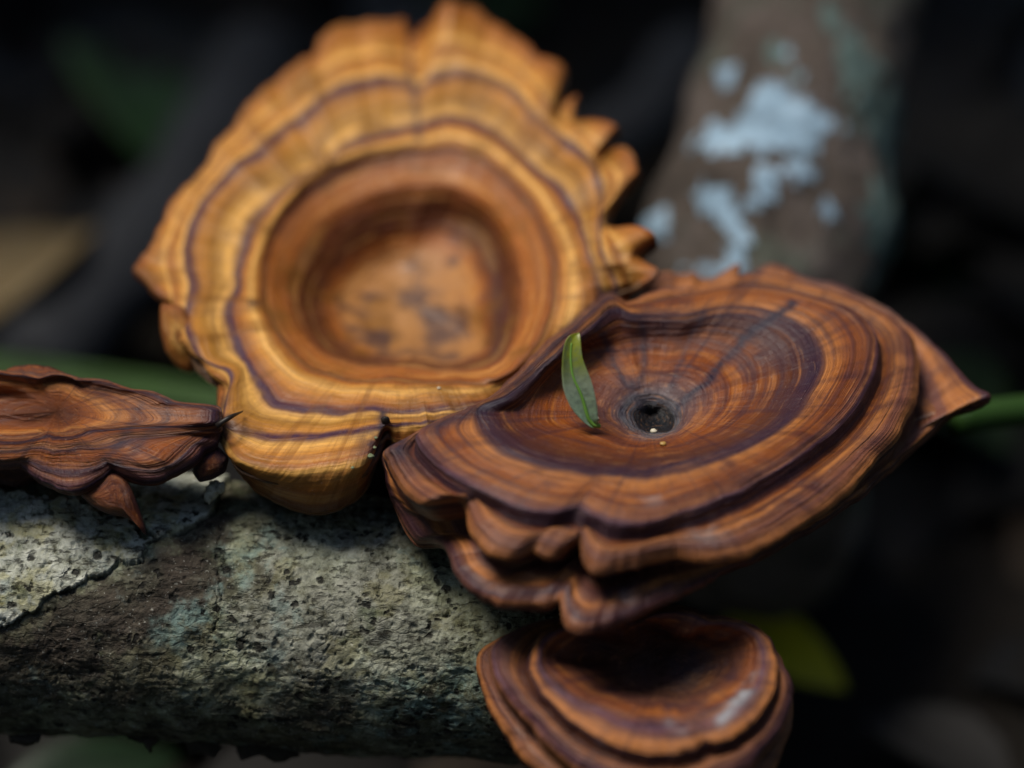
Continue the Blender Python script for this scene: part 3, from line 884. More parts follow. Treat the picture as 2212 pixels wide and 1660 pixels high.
def seg_dist(px, py, line):
    line = [(p[0], p[1]) for p in line]
    d = np.full(px.shape, 1e9); tt_ = np.zeros(px.shape)
    for (x0, y0), (x1, y1) in zip(line[:-1], line[1:]):
        t = np.clip(((px - x0) * (x1 - x0) + (py - y0) * (y1 - y0)) / ((x1 - x0) ** 2 + (y1 - y0) ** 2), 0, 1)
        d = np.minimum(d, np.hypot(px - x0 - t * (x1 - x0), py - y0 - t * (y1 - y0)))
    return d


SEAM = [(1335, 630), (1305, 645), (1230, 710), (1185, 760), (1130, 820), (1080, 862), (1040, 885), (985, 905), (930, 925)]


def stain_shadeA(px, py, v, th, X):
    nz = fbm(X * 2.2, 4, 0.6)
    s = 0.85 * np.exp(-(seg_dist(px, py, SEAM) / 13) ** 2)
    nl = fbm(X * 1.1 + 4, 4, 0.6)
    s = np.maximum(s, 0.78 * sstep(2.1, 1.2, v) * sstep(-0.15, 0.6, nl))                  # grey mottling of the cup floor
    s = np.maximum(s, 0.75 * np.exp(-(((px - 985) / 80) ** 2 + ((py - 748) / 26) ** 2)) * sstep(-.5, .4, nz))
    s = np.maximum(s, 0.75 * np.exp(-(seg_dist(px + nz * 16, py, [(895, 570), (925, 640), (975, 730)]) / 20) ** 2) * sstep(-.5, .3, nz))
    s = np.maximum(s, 0.5 * np.exp(-(((px - 985) / 16) ** 2 + ((py - 512) / 22) ** 2)))
    s = np.maximum(s, 0.9 * np.exp(-(seg_dist(px, py, [(827, 893), (822, 940), (812, 985)]) / 11) ** 2) * (v > 6))
    s = np.maximum(s, 0.85 * np.exp(-(((px - 805) / 34) ** 2 + ((py - 960) / 45) ** 2)) * (v > 7))
    s = np.maximum(s, 0.85 * np.exp(-(((px - 482) / 24) ** 2 + ((py - 905) / 60) ** 2)) * sstep(-.3, .3, nz + .15))
    s = np.maximum(s, 0.38 * np.exp(-(seg_dist(px, py, c1([(640, 900), (720, 780), (850, 680), (1000, 625), (1150, 600)])) / 22) ** 2) * (v > 3.2) * (v < 5))  # crescent shade below the lip, painted into the skin
    s = np.maximum(s, 0.45 * np.exp(-(seg_dist(px, py, c1([(1400, 900), (1470, 1020), (1490, 1200), (1480, 1380)])) / 22) ** 2) * (v > 1.2) * (v < 3))  # shade of the steep right wall, put into the colour
    s = np.maximum(s, 0.9 * np.exp(-(((px - 546) / 16) ** 2 + ((py - 656) / 6) ** 2)))
    s = np.maximum(s, 0.75 * np.exp(-(seg_dist(px, py, [(888, 70), (884, 150), (893, 190), (905, 300)]) / 7) ** 2))
    return s


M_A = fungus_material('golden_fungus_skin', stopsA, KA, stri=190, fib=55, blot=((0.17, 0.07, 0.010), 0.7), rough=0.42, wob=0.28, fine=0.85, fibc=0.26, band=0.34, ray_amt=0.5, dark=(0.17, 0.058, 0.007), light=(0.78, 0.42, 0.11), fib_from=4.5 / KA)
stemA = P(800, 1150, 2.6)
fA = thing('bracket_fungus', 'golden brown cup shaped bracket fungus, largest and farthest back, with a ragged rim', 'fungus', stemA, 'bracket fungi growing on the log')
capA, GA, VA, _ = build_cap('cap', fA, M_A, A_ctr, 2.6, nA, ringsA, P(850, 1010, 3.6), 0.6, folds=(0.13, 6.5), fold_from=4.6, thick=0.10, calm=(-2.75, -1.5), stain_shades=stain_shadeA, seed=2.0, disp=0.010, wig=0.010, follow=(8, 7, 6, 5, 4, 3, 2))
M_stem = plain('fungus_stem', (0.06, 0.03, 0.018), 0.7, 0.4, 180, bump=0.0008)
tube_obj('stem', seglen([P(855, 960, 3.9), P(840, 1060, 3.4), P(820, 1180, 3.0)], 16), [0.8] * 8 + [0.85] * 8, M_stem, fA, 24, 0.12, 1.5)


def lobe(name, parent, mat, poly, depth, normal_tilt=0.0, bulge=0.25, thick=0.18, n=96, vmax=13.0, v0=7.2, v1=8.8, ddepth=None, stain_shade=0.0):
    """a rounded hanging lobe with its own thickness; outline at its own distance"""
    a = np.array(poly, float)
    a = np.concatenate([a, a[:1]])
    d = np.concatenate([[0], np.cumsum(np.linalg.norm(np.diff(a, axis=0), axis=1))])
    q = np.linspace(0, d[-1], n, endpoint=False)
    bx = np.interp(q, d, a[:, 0]); by = np.interp(q, d, a[:, 1])
    k = np.exp(-0.5 * (np.fft.fftfreq(n) * n / 1.6) ** 2); k /= k.sum(); Kf = np.fft.fft(k)
    bx = np.real(np.fft.ifft(np.fft.fft(bx) * Kf)); by = np.real(np.fft.ifft(np.fft.fft(by) * Kf))
    c = np.array([bx.mean(), by.mean()])
    rows, vs = [], []
    ss = np.concatenate([np.linspace(0.02, 1, 22), np.linspace(0.98, 0.02, 12)])
    for i, s in enumerate(ss):
        x = c[0] + (bx - c[0]) * s; y = c[1] + (by - c[1]) * s
        f = -bulge * math.sqrt(max(0, 1 - s * s)) if i < 22 else thick * math.sqrt(max(0, 1 - s * s))
        dep = depth + f + normal_tilt * (y - c[1]) / 139.6
        X = P(x, y, np.full(n, dep) if ddepth is None else dep + ddepth(x, y))
        rows.append(X + FW * 0.03 * fbm(X * 1.8, 3)[:, None]); vs.append(v0 + (v1 - v0) * (s if i < 22 else 1 + 0.3 * (1 - s)))
    G = np.array(rows); th = np.linspace(0, 2 * np.pi, n, endpoint=False)
    ring = np.stack([np.cos(th)[None] + 0 * G[..., 0], np.sin(th)[None] + 0 * G[..., 0], np.array(vs)[:, None] / vmax + 0 * G[..., 0]], -1)
    return mesh_obj(name, G.reshape(-1, 3), grid_faces(len(ss), n), mat, parent, attrs={'ring': ring.reshape(-1, 3), 'stain_shade': np.full(G.shape[0] * n, stain_shade)})


lobe('hanging_lobe', fA, M_A, [(346, 655), (395, 660), (420, 700), (425, 750), (434, 792), (410, 810), (384, 798), (358, 762), (345, 710)], 2.55, v0=7.7, v1=8.75, vmax=KA)

# ------------------------------------------------------------------ FUNGUS B: dark zoned funnel in front
B_ctr = (1405, 896)
nB = np.array([0.05, 0.0, 1.0])
R1 = c2([(275, 600, -.1), (300, 665, -.1), (380, 745), (500, 795), (640, 820), (800, 828), (950, 815), (1100, 780), (1250, 720), (1370, 640), (1440, 540), (1475, 440), (1460, 370), (1410, 310), (1330, 272), (1230, 245), (1150, 245), (1080, 258), (1000, 270), (900, 272), (830, 268, .05), (750, 245, .15), (660, 320, .2), (560, 400, .2), (470, 480, .05), (370, 560, 0)])
R2 = c2([(60, 690, -.25), (100, 760, -.2), (200, 840, -.1), (320, 900), (440, 950), (540, 965), (640, 950), (700, 985), (800, 1010), (900, 1000), (1000, 965), (1100, 930), (1250, 860), (1400, 770), (1530, 670), (1630, 560), (1690, 430), (1690, 340), (1640, 270), (1560, 225), (1450, 195), (1300, 168), (1180, 165), (1050, 185), (950, 210), (870, 222), (800, 235, .1), (745, 205, .25), (640, 285, .25), (540, 365, .25), (445, 462, .1), (360, 540, 0), (250, 600, -.1), (150, 640, -.2)])
R3 = c8([(270, 400, -.1), (300, 440, -.15), (350, 560, -.15), (450, 680, -.1), (560, 740), (680, 725), (780, 700, .05), (815, 800), (840, 900), (920, 1005), (1050, 1075), (1180, 1060), (1255, 1015, .05), (1330, 1065), (1430, 1060), (1500, 1000, .1), (1545, 960, .15), (1585, 1110), (1660, 1175), (1800, 1160)]) + \
    c2([(950, 1130), (1100, 1140), (1250, 1110), (1400, 1030), (1550, 930), (1680, 800), (1780, 680), (1832, 560), (1840, 430), (1832, 370), (1770, 295), (1650, 236), (1500, 185), (1400, 150), (1300, 130), (1220, 125), (1150, 165), (1020, 180), (930, 180), (880, 200), (800, 240, -.1), (742, 212, -.2), (630, 295, -.3), (530, 375, -.3), (435, 472, -.3), (350, 550, -.3), (240, 610, -.25), (140, 652, -.2), (40, 700, -.1)])
R4 = c8([(270, 430, 0), (360, 760, -.5), (430, 920, -.6), (500, 1000, -.6), (600, 985, -.5), (690, 1020, -.1), (750, 1180), (850, 1285), (1000, 1360), (1200, 1392), (1380, 1392), (1430, 1340, .15), (1455, 1490), (1530, 1562), (1700, 1540), (1900, 1460), (2070, 1380)]) + \
    c2([(1150, 1175), (1300, 1120), (1450, 1030), (1600, 930, -.1), (1720, 835, -.1), (1830, 735), (1920, 655, .15), (1975, 606, .3), (2030, 592, .45), (2112, 573, .6), (2045, 535, .5), (2000, 485, .42), (1850, 340, .35), (1740, 255, .3), (1600, 190, .3), (1450, 140, .3), (1300, 95, .35), (1215, 92, .4), (1192, 150, .2), (1100, 152, .2), (960, 120, .3), (890, 140, .3), (868, 205, .1), (800, 245), (738, 220, -.2), (620, 305, -.3), (520, 385, -.3), (425, 480, -.3), (340, 560, -.3), (230, 618, -.2), (130, 662, -.1), (20, 705, 0)])
ringsB = [
    dict(k='px', h=-0.95, p=c2([(905, 640), (900, 632), (892, 640), (900, 650)])),
    dict(k='px', h=-0.74, p=c2([(830, 620), (850, 595), (900, 588), (950, 605), (972, 640), (965, 670), (910, 682), (850, 665)])),
    dict(k='px', h=-0.60, p=c2([(768, 615), (800, 565), (870, 545), (940, 553), (990, 585), (1002, 625), (980, 670), (930, 692), (860, 688), (795, 660)])),
    dict(k='px', h=-0.30, p=c2([(470, 630), (530, 500), (650, 400), (800, 370), (950, 355), (1080, 350), (1200, 385), (1260, 450), (1260, 550), (1180, 650), (1060, 715), (900, 745), (740, 735), (620, 700)])),
    dict(k='px', h=0.0, p=R1),
    dict(k='mid', t=0.5, dz=0.06),
    dict(k='px', h=-0.10, p=R2),
    dict(k='mid', t=0.20, dz=-0.17),
    dict(k='mid', t=0.52, dz=0.03),
    dict(k='px', h=-0.62, p=R3, s=0.6),
    dict(k='off', i=9, side=0.08, **{'in': 0.60, 'dz': -0.42}),
    dict(k='px', h=-1.35, p=R4, s=0.6),
]
# the fourth-to-last index of 'off' rings refers to rows of this list
KB = len(ringsB) + 4 - 1
bR = (0.165, 0.042, 0.007); bT = (0.44, 0.160, 0.038); bP = (0.026, 0.010, 0.024); bL = (0.085, 0.038, 0.070); bD = (0.075, 0.020, 0.006); bK = (0.17, 0.062, 0.042); bO = (0.24, 0.060, 0.007)  # purple of bP and bL is partly sky reflection put into pigment
stopsB = [(0, (0.008, 0.009, 0.011)), (1.0, (0.010, 0.011, 0.014)), (1.25, (0.055, 0.060, 0.075)), (1.8, (0.06, 0.055, 0.065)), (2.1, (0.11, 0.055, 0.05)), (2.6, bO), (3.6, bD), (3.86, bP), (4.12, bP), (4.4, bT), (5.1, bO), (5.5, bR),
          (5.85, bK), (6.0, bL), (6.25, bP), (6.7, bP), (7.1, bO), (7.5, bD), (7.9, bT), (8.4, bK), (9.0, bT), (9.2, bP), (9.7, bK), (10.15, bD), (10.4, bK), (10.6, bT), (10.75, bP), (11.02, bK), (11.2, bD), (15, (0.05, 0.025, 0.02))]


def stainB(px, py, v, th, X):
    nz = fbm(X * 2.5, 4, 0.6)
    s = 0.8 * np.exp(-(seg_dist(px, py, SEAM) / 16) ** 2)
    inner = (v < 5.2)
    for line, w, a in ((c2([(990, 590), (1080, 510), (1180, 400), (1250, 320), (1330, 270), (1400, 215)]), 11, 0.98), (c2([(830, 520), (850, 570)]), 18, 0.8), (c2([(860, 300), (870, 420), (850, 520)]), 10, 0.75),
                       (c2([(720, 340), (760, 430), (800, 510)]), 8, 0.85), (c2([(1080, 260), (1010, 400), (960, 520)]), 8, 0.6), (c2([(940, 260), (940, 400)]), 6, 0.35), (c2([(680, 280), (720, 360)]), 9, 0.5)):
        L = [(p[0], p[1]) for p in line]
        s = np.maximum(s, a * np.exp(-(seg_dist(px + nz * 8, py, L) / w) ** 2) * (inner if w < 12 else (v < 4)) * (py < 905))
    s = np.maximum(s, 0.35 * sstep(0.15, 0.5, nz) * sstep(2, 3, v) * sstep(4.4, 3.6, v) * (py < 800))
    s = np.maximum(s, 0.95 * np.exp(-(((px - 862) / 38) ** 2 + ((py - 965) / 36) ** 2)) * (v > 5.5))
    s = np.maximum(s, 0.95 * np.exp(-(((px - c2([(788, 612)])[0][0]) / 9) ** 4 + ((py - c2([(788, 612)])[0][1]) / 15) ** 2)))
    return s


def glintC(px, py, v, X): return 0.75 * np.exp(-(seg_dist(px, py, c4([(1560, 950), (1640, 860), (1715, 770)])) / 13) ** 2) * (v > 2) * (v < 5) + 0.5 * np.exp(-(seg_dist(px, py, c4([(1340, 970), (1390, 985)])) / 12) ** 2) * (v > 2) * (v < 5)  # bluish glint put into the colour of the right side
def smudgeB(px, py, v, X):
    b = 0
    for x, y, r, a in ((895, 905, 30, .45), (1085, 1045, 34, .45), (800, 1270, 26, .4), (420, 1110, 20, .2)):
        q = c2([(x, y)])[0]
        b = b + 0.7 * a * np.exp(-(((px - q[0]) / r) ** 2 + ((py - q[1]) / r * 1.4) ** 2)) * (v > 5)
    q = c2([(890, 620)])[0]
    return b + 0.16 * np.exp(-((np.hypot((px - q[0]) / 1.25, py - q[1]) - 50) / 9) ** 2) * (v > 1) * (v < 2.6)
M_B = fungus_material('dark_fungus_skin', stopsB, KB, stri=260, fib=60, blot=((0.05, 0.018, 0.022), 0.6), rough=0.34, wob=0.24, fib_from=2.2 / KB)
fB = thing('bracket_fungus', 'dark reddish brown funnel shaped bracket fungus with purple rings, holding a small green leaf', 'fungus', P(1150, 1330, 1.6), 'bracket fungi growing on the log')
capB, GB, VB, _ = build_cap('cap', fB, M_B, B_ctr, 0.6, nB, [dict(r, h=r['h'] + 0.75) if r['k'] == 'px' else r for r in ringsB], P(1300, 1250, 1.6), 0.9, folds=(0.05, 8.0), thick=0.09, fold_from=6.0, stain_shades=stainB, smudge_glint=smudgeB, seed=5.0, disp=0.009, wig=0.009)
tube_obj('stem', seglen([P(1310, 1200, 1.7), P(1250, 1300, 1.8), P(1160, 1380, 2.0)], 16), 1.0, M_stem, fB, 24, 0.12, 1.5)
def surf_at(G, px, py):
    X = G.reshape(-1, 3); x, y = pix(X)
    m = np.hypot(x - px, y - py) < 14
    dep = (X - CAMP) @ FW
    k = np.where(m)[0]
    return X[k[np.argmin(dep[k])]]

# ------------------------------------------------------------------ FUNGUS C: lowest, under the dark funnel
C_ctr = (1430, 1440)
ringsC = [
    dict(k='px', h=-0.9, p=c4([(1310, 720), (1305, 715), (1298, 720), (1305, 726)])),
    dict(k='px', h=-0.85, p=c4([(1150, 740), (1300, 810), (1450, 790), (1500, 700), (1400, 640), (1250, 640)])),
    dict(k='px', h=-0.25, p=c4([(800, 680), (860, 760), (960, 830), (1100, 868), (1300, 900), (1450, 892), (1600, 830), (1690, 720), (1690, 620), (1600, 570), (1400, 560), (1100, 560), (900, 580)])),
    dict(k='px', h=-0.10, p=c4([(770, 690), (820, 790), (920, 870), (1050, 930), (1300, 985), (1450, 975), (1600, 910), (1720, 800), (1745, 650), (1680, 560), (1500, 530), (1200, 530), (900, 550), (790, 610)])),
    dict(k='px', h=-0.12, p=c4([(740, 690), (770, 790), (850, 890), (1000, 1005), (1150, 1068), (1300, 1090), (1440, 1072), (1480, 1035), (1540, 1045), (1650, 990), (1750, 890), (1795, 740), (1760, 600), (1640, 525), (1500, 510), (1200, 510), (900, 530), (770, 600)])),
    dict(k='mid', t=0.22, dz=-0.15),
    dict(k='mid', t=0.55, dz=0.03),
    dict(k='px', h=-0.62, p=c4([(555, 660), (590, 800), (690, 930), (790, 1040), (880, 1130), (1000, 1200), (1150, 1260), (1300, 1275), (1500, 1240), (1660, 1170), (1760, 1080), (1850, 950), (1875, 830), (1800, 700), (1740, 570, .3), (1640, 520, .35), (1500, 500, .3), (1200, 490, .3), (900, 510, .2), (700, 560, .1)])),
    dict(k='off', i=7, **{'in': 0.10, 'dz': -0.22}),
    dict(k='px', h=-1.15, p=c4([(500, 690), (545, 860), (640, 1030), (740, 1150), (880, 1260), (1100, 1350), (1300, 1370), (1550, 1330), (1720, 1230), (1830, 1080), (1872, 900), (1840, 760, .2), (1750, 580, .5), (1640, 524, .6), (1500, 505, .6), (1200, 495, .6), (900, 515, .5), (650, 580, .2)])),
]
KC = len(ringsC) + 4 - 1
cT = (0.30, 0.11, 0.035); cK = (0.16, 0.06, 0.035)
stopsC = [(0, (0.05, 0.03, 0.025)), (1.0, (0.09, 0.045, 0.03)), (1.8, (0.13, 0.045, 0.02)), (2.2, bO), (2.6, cK), (3.0, bL), (3.4, cK), (3.8, bT), (4.05, bT), (4.2, bP), (4.9, bD), (5.3, bD), (5.7, cT), (6.2, cK), (6.6, bL), (6.9, cT), (7.1, bT), (7.3, bP), (8.0, bD), (8.4, cK), (8.9, cT), (9.2, bD), (13, (0.05, 0.03, 0.02))]
def stainC(px, py, v, th, X): return 0.5 * sstep(0.1, 0.5, fbm(X * 2.0, 4)) * (v < 3)
M_C = fungus_material('lower_fungus_skin', stopsC, KC, stri=140, fib=50, rough=0.36, wob=0.3)
fC = thing('bracket_fungus', 'small dark ringed bracket fungus lowest on the log, beneath the dark funnel', 'fungus', P(1120, 1480, 1.2), 'bracket fungi growing on the log')
build_cap('cap', fC, M_C, C_ctr, -0.9, np.array([0, -0.05, 1.0]), [dict(r, h=r['h'] + 0.9) if r['k'] == 'px' else r for r in ringsC], P(1330, 1560, 1.2), 0.7, N=600, folds=(0.03, 6.0), fold_from=4, stain_shades=stainC, smudge_glint=glintC, seed=9.0)
tube_obj('stem', seglen([P(1330, 1530, 1.3), P(1240, 1500, 1.6), P(1120, 1470, 1.9)], 14), 0.8, M_stem, fC, 24, 0.12, 1.5)

# ------------------------------------------------------------------ FUNGUS D: at the left edge
D_ctr = (122, 890)
ringsD = [
    dict(k='px', h=-0.10, p=c9([(470, 480), (450, 470), (430, 480), (450, 492)])),
    dict(k='px', h=-0.10, p=c9([(650, 500), (580, 430), (450, 385), (250, 340, -.05), (-100, 350, -.15), (-350, 480, -.15), (-100, 570, -.2), (200, 590, -.2), (400, 575, -.08), (580, 560)])),
    dict(k='px', h=-0.04, p=c9([(860, 530), (780, 430), (600, 340), (420, 290), (200, 262), (-100, 260), (-500, 350), (-700, 500), (-400, 620), (0, 640), (300, 625), (550, 600), (760, 580)])),
    dict(k='px', h=0.02, p=c9([(1260, 545), (1200, 470), (1100, 400), (900, 325), (700, 285), (300, 240), (-100, 220), (-700, 300), (-1000, 500), (-600, 680), (0, 680), (400, 632), (700, 605), (1000, 592)])),
    dict(k='px', h=0.02, p=c9([(1735, 585), (1752, 500, 0.020), (1722, 432, 0.040), (1450, 425, 0.060), (1330, 378, 0.080), (1200, 330, 0.088), (1050, 305, 0.100), (900, 262, 0.112), (600, 222, 0.120), (330, 212, 0.120), (130, 190, 0.120), (0, 172, 0.120), (-700, 230, 0.080), (-1100, 520), (-700, 720), (0, 720), (400, 680), (700, 640), (1000, 610), (1300, 602), (1500, 600)])),
    dict(k='px', h=-0.06, p=c9([(1750, 610), (1765, 520), (1735, 420, 0.060), (1450, 410, 0.080), (1330, 360, 0.100), (1200, 310, 0.112), (1050, 290, 0.120), (900, 240, 0.132), (600, 200, 0.140), (330, 198, 0.140), (260, 180, 0.140), (130, 168, 0.140), (0, 150, 0.140), (-700, 210, 0.120), (-1150, 540), (-700, 800), (0, 800), (350, 780), (600, 770), (850, 760), (1050, 690), (1250, 680), (1500, 650), (1620, 625)])),
    dict(k='px', h=-0.12, p=c9([(1745, 660), (1768, 540, -.1), (1740, 430, 0.040), (1450, 425, 0.060), (1050, 305, 0.080), (600, 215, 0.100), (0, 165, 0.100), (-700, 230, 0.080), (-1150, 580), (-700, 850), (0, 860), (300, 840), (520, 860), (700, 880), (830, 850), (1000, 870), (1150, 900), (1300, 870), (1400, 790), (1500, 700), (1600, 650)])),
    dict(k='px', h=-0.36, s=0.5, p=c9([(1745, 720, 0.040), (1772, 560), (1740, 445, 0.040), (1450, 445, 0.040), (1050, 325, 0.040), (600, 240, 0.040), (0, 190, 0.040), (-700, 260, 0.040), (-1150, 620), (-700, 900), (0, 905), (180, 912), (260, 985), (400, 1060), (550, 1108), (680, 1090), (800, 1020), (890, 935, 0.040), (960, 955, 0.040), (1050, 1000), (1150, 1028), (1300, 1010), (1420, 945), (1500, 900), (1580, 850), (1650, 770)])),
]
KD = len(ringsD) + 4 - 1
stopsD = [(0, bD), (1.0, bR), (1.6, (0.34, 0.10, 0.015)), (2.1, (0.48, 0.19, 0.045)), (2.6, bR), (3.1, (0.31, 0.125, 0.05)), (3.6, bR), (3.85, bP), (4.05, bP), (4.25, bO), (4.7, (0.25, 0.10, 0.04)), (5.0, bP), (5.25, bR), (5.7, bO), (6.1, bR), (6.4, bP), (6.7, bK), (6.95, bL), (7.1, bP), (8, bD), (11, (0.05, 0.025, 0.02))]
def stainD(px, py, v, th, X):
    nz = fbm(X * 2.2, 4, 0.6)
    s = 0.9 * np.exp(-(((px - 475) / 22) ** 2 + ((py - 930) / 60) ** 2)) * sstep(-.4, .1, nz)
    for L, w, a in ((c9([(1130, 430), (1060, 560), (900, 800), (780, 880)]), 11, .6), (c9([(1350, 390), (1300, 580), (1180, 660), (1050, 820), (900, 900)]), 10, .65), (c9([(950, 480), (900, 580)]), 7, .4)):
        s = np.maximum(s, a * np.exp(-(seg_dist(px + nz * 8, py, [(p[0], p[1]) for p in L]) / w) ** 2))
    return s
M_D = fungus_material('left_fungus_skin', stopsD, KD, stri=180, fib=50, rough=0.36, wob=0.35, band=0.38, ray_amt=0.5)
fD = thing('bracket_fungus', 'flat reddish brown bracket fungus at the left edge with a hanging flap', 'fungus', P(60, 1120, 2.4), 'bracket fungi growing on the log')
build_cap('cap', fD, M_D, D_ctr, 0.9, np.array([-0.02, -0.12, 1.0]), [dict(r, h=r['h'] + 0.42) if r['k'] == 'px' else r for r in ringsD], P(0, 1040, 2.2), 0.8, N=600, folds=(0.02, 7.0), fold_from=4, stain_shades=stainD, seed=12.0, disp=0.007)
tube_obj('stem', seglen([P(0, 1000, 2.3), P(20, 1080, 2.5), P(40, 1180, 2.6)], 14), 0.9, M_stem, fD, 24, 0.12, 1.5)
lobe('hanging_flap', fD, M_D, c9([(860, 950), (960, 965), (1010, 1010), (1060, 1110), (1110, 1240), (1150, 1370), (1175, 1440), (1165, 1480), (1130, 1430), (1085, 1370), (1000, 1320), (880, 1305), (740, 1240), (620, 1130), (700, 1090), (800, 1030)]), -0.05, bulge=0.25, v0=5.5, v1=6.35, vmax=KD, stain_shade=0.1)
lobe('rim_lobe', fD, M_D, c9([(1530, 960), (1555, 875), (1640, 800), (1740, 750), (1830, 850), (1800, 965), (1700, 1020), (1590, 1045)]), 0.45, bulge=0.25, v0=5.9, v1=6.5, vmax=KD, stain_shade=0.25)

# ------------------------------------------------------------------ SMALL LEAF standing in the funnel
def small_leaf():
    m = NT('small_leaf_skin'); t = m.attr('along').outputs['Fac']
    o = m.obj()
    c = m.ramp(t, [(0.0, (0.32, 0.60, 0.10)), (0.18, (0.33, 0.50, 0.33)), (0.5, (0.35, 0.43, 0.30)), (0.68, (0.24, 0.29, 0.05)), (1.0, (0.30, 0.34, 0.01))])
    c = m.mix(m.mr(m.noise(o, 900, 4, 0.6), 0.45, 0.65, 0, 0.4), c, (0.15, 0.19, 0.17))
    m.link(c, m.bsdf.inputs['Base Color']); m.bsdf.inputs['Roughness'].default_value = 0.32
    tr = m.n.new('ShaderNodeBsdfTranslucent'); m.link(c, tr.inputs[0])
    mx = m.n.new('ShaderNodeMixShader'); mx.inputs[0].default_value = 0.35
    m.link(m.bsdf.outputs[0], mx.inputs[1]); m.link(tr.outputs[0], mx.inputs[2]); m.link(mx.outputs[0], m.out.inputs[0])
    m.link(m.bump(m.noise(o, 1200, 3), 0.0001), m.bsdf.inputs['Normal'])
    return m.mat
def c6(L): return [((1350 + x / 4.424) * .864, (780 + y / 4.424) * .864) for x, y in L]
left = np.array(c6([(655, 1275), (590, 1285), (520, 1250), (430, 1170), (350, 1070), (290, 950), (250, 800), (242, 650), (250, 480), (280, 330), (340, 255), (425, 230)]))
right = np.array(c6([(660, 1250), (652, 1240), (645, 1200), (640, 1100), (625, 1000), (600, 880), (560, 740), (510, 620), (470, 500), (455, 380), (448, 290), (438, 232)]))
midl = np.array(c6([(658, 1262), (610, 1262), (545, 1200), (505, 1080), (470, 960), (425, 850), (375, 740), (350, 640), (340, 500), (345, 380), (380, 280), (432, 231)]))
foot = surf_at(GB, 1294, 920)
fdep = (foot - CAMP) @ FW - FOCUS - 0.02
tl = np.linspace(0, 1, 12); tq = np.linspace(0, 1, 40)
def cur(a): return np.stack([pchip(tl, a[:, 0], tq), pchip(tl, a[:, 1], tq)], -1)
Lc, Rc, Mc = cur(left), cur(right), cur(midl)
dep = fdep - 0.06 - 0.25 * np.sin(tq * 2.2) + 0.0 * tq
rows = []
for s in np.linspace(-1, 1, 13):
    a = Mc * (1 - abs(s)) + (Lc if s < 0 else Rc) * abs(s)
    rows.append(P(a[:, 0], a[:, 1], dep - 0.10 * abs(s) ** 1.5 * np.sin(np.pi * tq ** 0.8)))
LG2 = np.array(rows).transpose(1, 0, 2)
nrm = np.cross(np.gradient(LG2, axis=0), np.gradient(LG2, axis=1)); nrm /= np.linalg.norm(nrm, axis=2)[..., None] + 1e-9
k = 40 * 13
Vl = np.concatenate([LG2.reshape(-1, 3), (LG2 + FW * 0.016).reshape(-1, 3)])
Fl = grid_faces(40, 13, wrap=False)
edge_ = list(range(13)) + [r * 13 + 12 for r in range(1, 40)] + [39 * 13 + c for c in range(11, -1, -1)] + [r * 13 for r in range(38, 0, -1)]
El = np.array([(edge_[i], edge_[i - 1], edge_[i - 1] + k, edge_[i] + k) for i in range(len(edge_))])
lf = thing('small_leaf', 'small narrow green leaf standing upright in the dark funnel beside its hole', 'leaf', foot)
mesh_obj('blade', Vl, np.concatenate([Fl, Fl[:, ::-1] + k, El]), small_leaf(), lf, attrs={'along': np.tile(np.repeat(tq, 13), 2)})
M_mid = plain('leaf_midrib', (0.2, 0.42, 0.07), 0.4, 0.15, 200, trans=0.2)
mp = P(Mc[:, 0], Mc[:, 1], dep - 0.012)
tube_obj('midrib', mp[:34], np.linspace(0.035, 0.008, 34), M_mid, lf, 10)

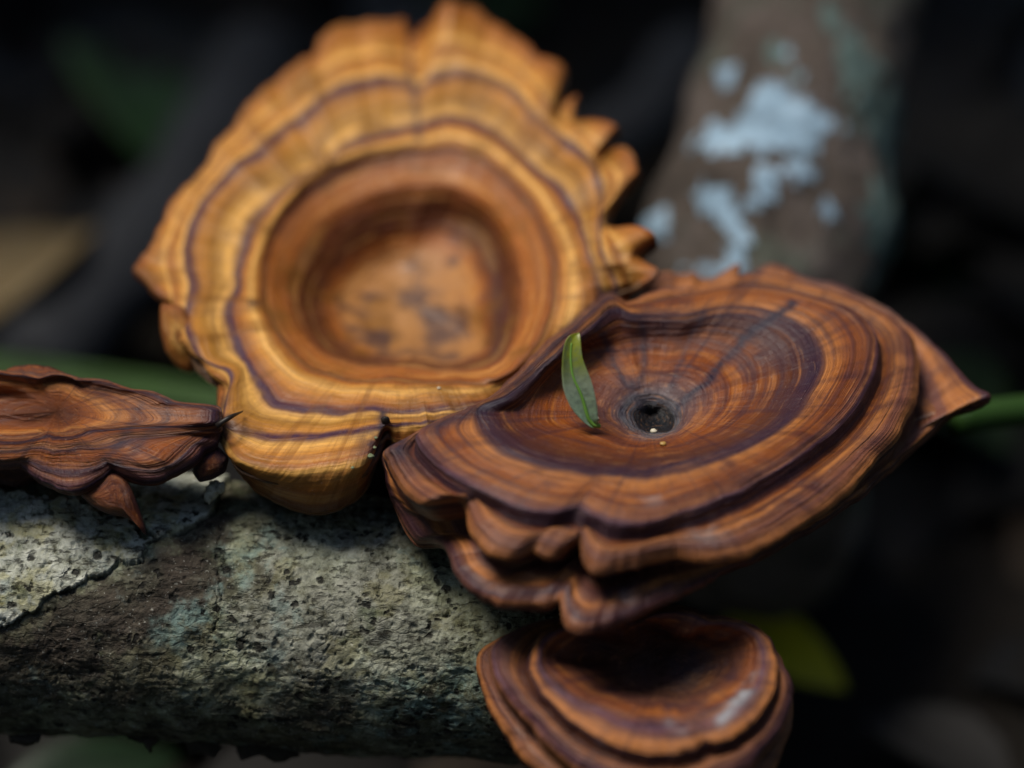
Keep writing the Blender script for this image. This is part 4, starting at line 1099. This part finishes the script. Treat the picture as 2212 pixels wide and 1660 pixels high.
# ------------------------------------------------------------------ small debris
def pebble(name, X, r, mat, label, cat, sq=0.7):
    th = np.linspace(0, 2 * np.pi, 14, endpoint=False); ph = np.linspace(0.05, np.pi - 0.05, 9)
    D = np.stack([np.sin(ph)[:, None] * np.cos(th)[None], np.sin(ph)[:, None] * np.sin(th)[None], np.cos(ph)[:, None] + 0 * th[None]], -1)
    G = X + D * np.array([r, r * 0.85, r * sq]) * (1 + 0.3 * noise(D * 1.7 + X[0] * 3))[..., None]
    return tag(mesh_obj(name, G.reshape(-1, 3), grid_faces(9, 14), mat), label, cat)
M_grit = plain('pale_grit', (0.62, 0.56, 0.42), 0.5, 0.3, 900)
M_gritb = plain('amber_grit', (0.42, 0.26, 0.07), 0.4, 0.3, 900)
def on_B(px, py): return surf_at(GB, px, py)
pebble('grit_grain', on_B(1412, 921) + [0, 0, .03], .055, M_grit, 'pale grain of grit inside the dark hole of the funnel', 'grit')
pebble('grit_grain', on_B(1436, 949) + [0, 0, .03], .05, M_gritb, 'amber grain of grit just below the hole of the funnel', 'grit')
pebble('grit_grain', on_B(1295, 893) + [0, 0, .02], .03, M_grit, 'pale speck beside the foot of the small leaf', 'grit')
pebble('grit_grain', surf_at(GA, 951, 828) + [0, 0, .02], .03, M_grit, 'white speck on the near side of the golden cup', 'grit')
M_black = plain('black_thorn', (0.015, 0.012, 0.01), 0.5, 0.4, 300)
th0 = surf_at(GA, 520, 890)
tag(tube_obj('thorn', seglen([P(468, 921, .0), P(495, 903, .0), P(524, 889, (th0 - CAMP) @ FW - FOCUS - 0.03)], 10), np.linspace(0.05, 0.012, 10), M_black, seg=8), 'black thorn stuck in the joint between the left and golden fungi', 'thorn')
pebble('seed', surf_at(GA, 827, 896) - FW * 0.03, .07, M_black, 'black seed at the top of the seam between the golden and dark fungi', 'seed', 1.1)
M_seam = lichen_mat('seam_lichen', (0.16, 0.19, 0.11), (0.30, 0.32, 0.18), (0.08, 0.1, 0.08), 700)
for (x, y, r), lab in zip(((826, 944, .03), (823, 966, .035), (814, 984, .055), (771, 1003, .03)), ('topmost of three lichen crumbs in the seam right of the golden lobe', 'middle one of three lichen crumbs in the seam right of the golden lobe', 'lowest and largest of three lichen crumbs in the seam right of the golden lobe', 'pale crumb on the dark right side of the golden lobe')):
    pebble('lichen_crumb', surf_at(GA, x, y) - FW * 0.04, r, M_seam, lab, 'lichen')

for o in list(bpy.data.objects):
    for kk in ('_base', '_k'):
        if kk in o: del o[kk]
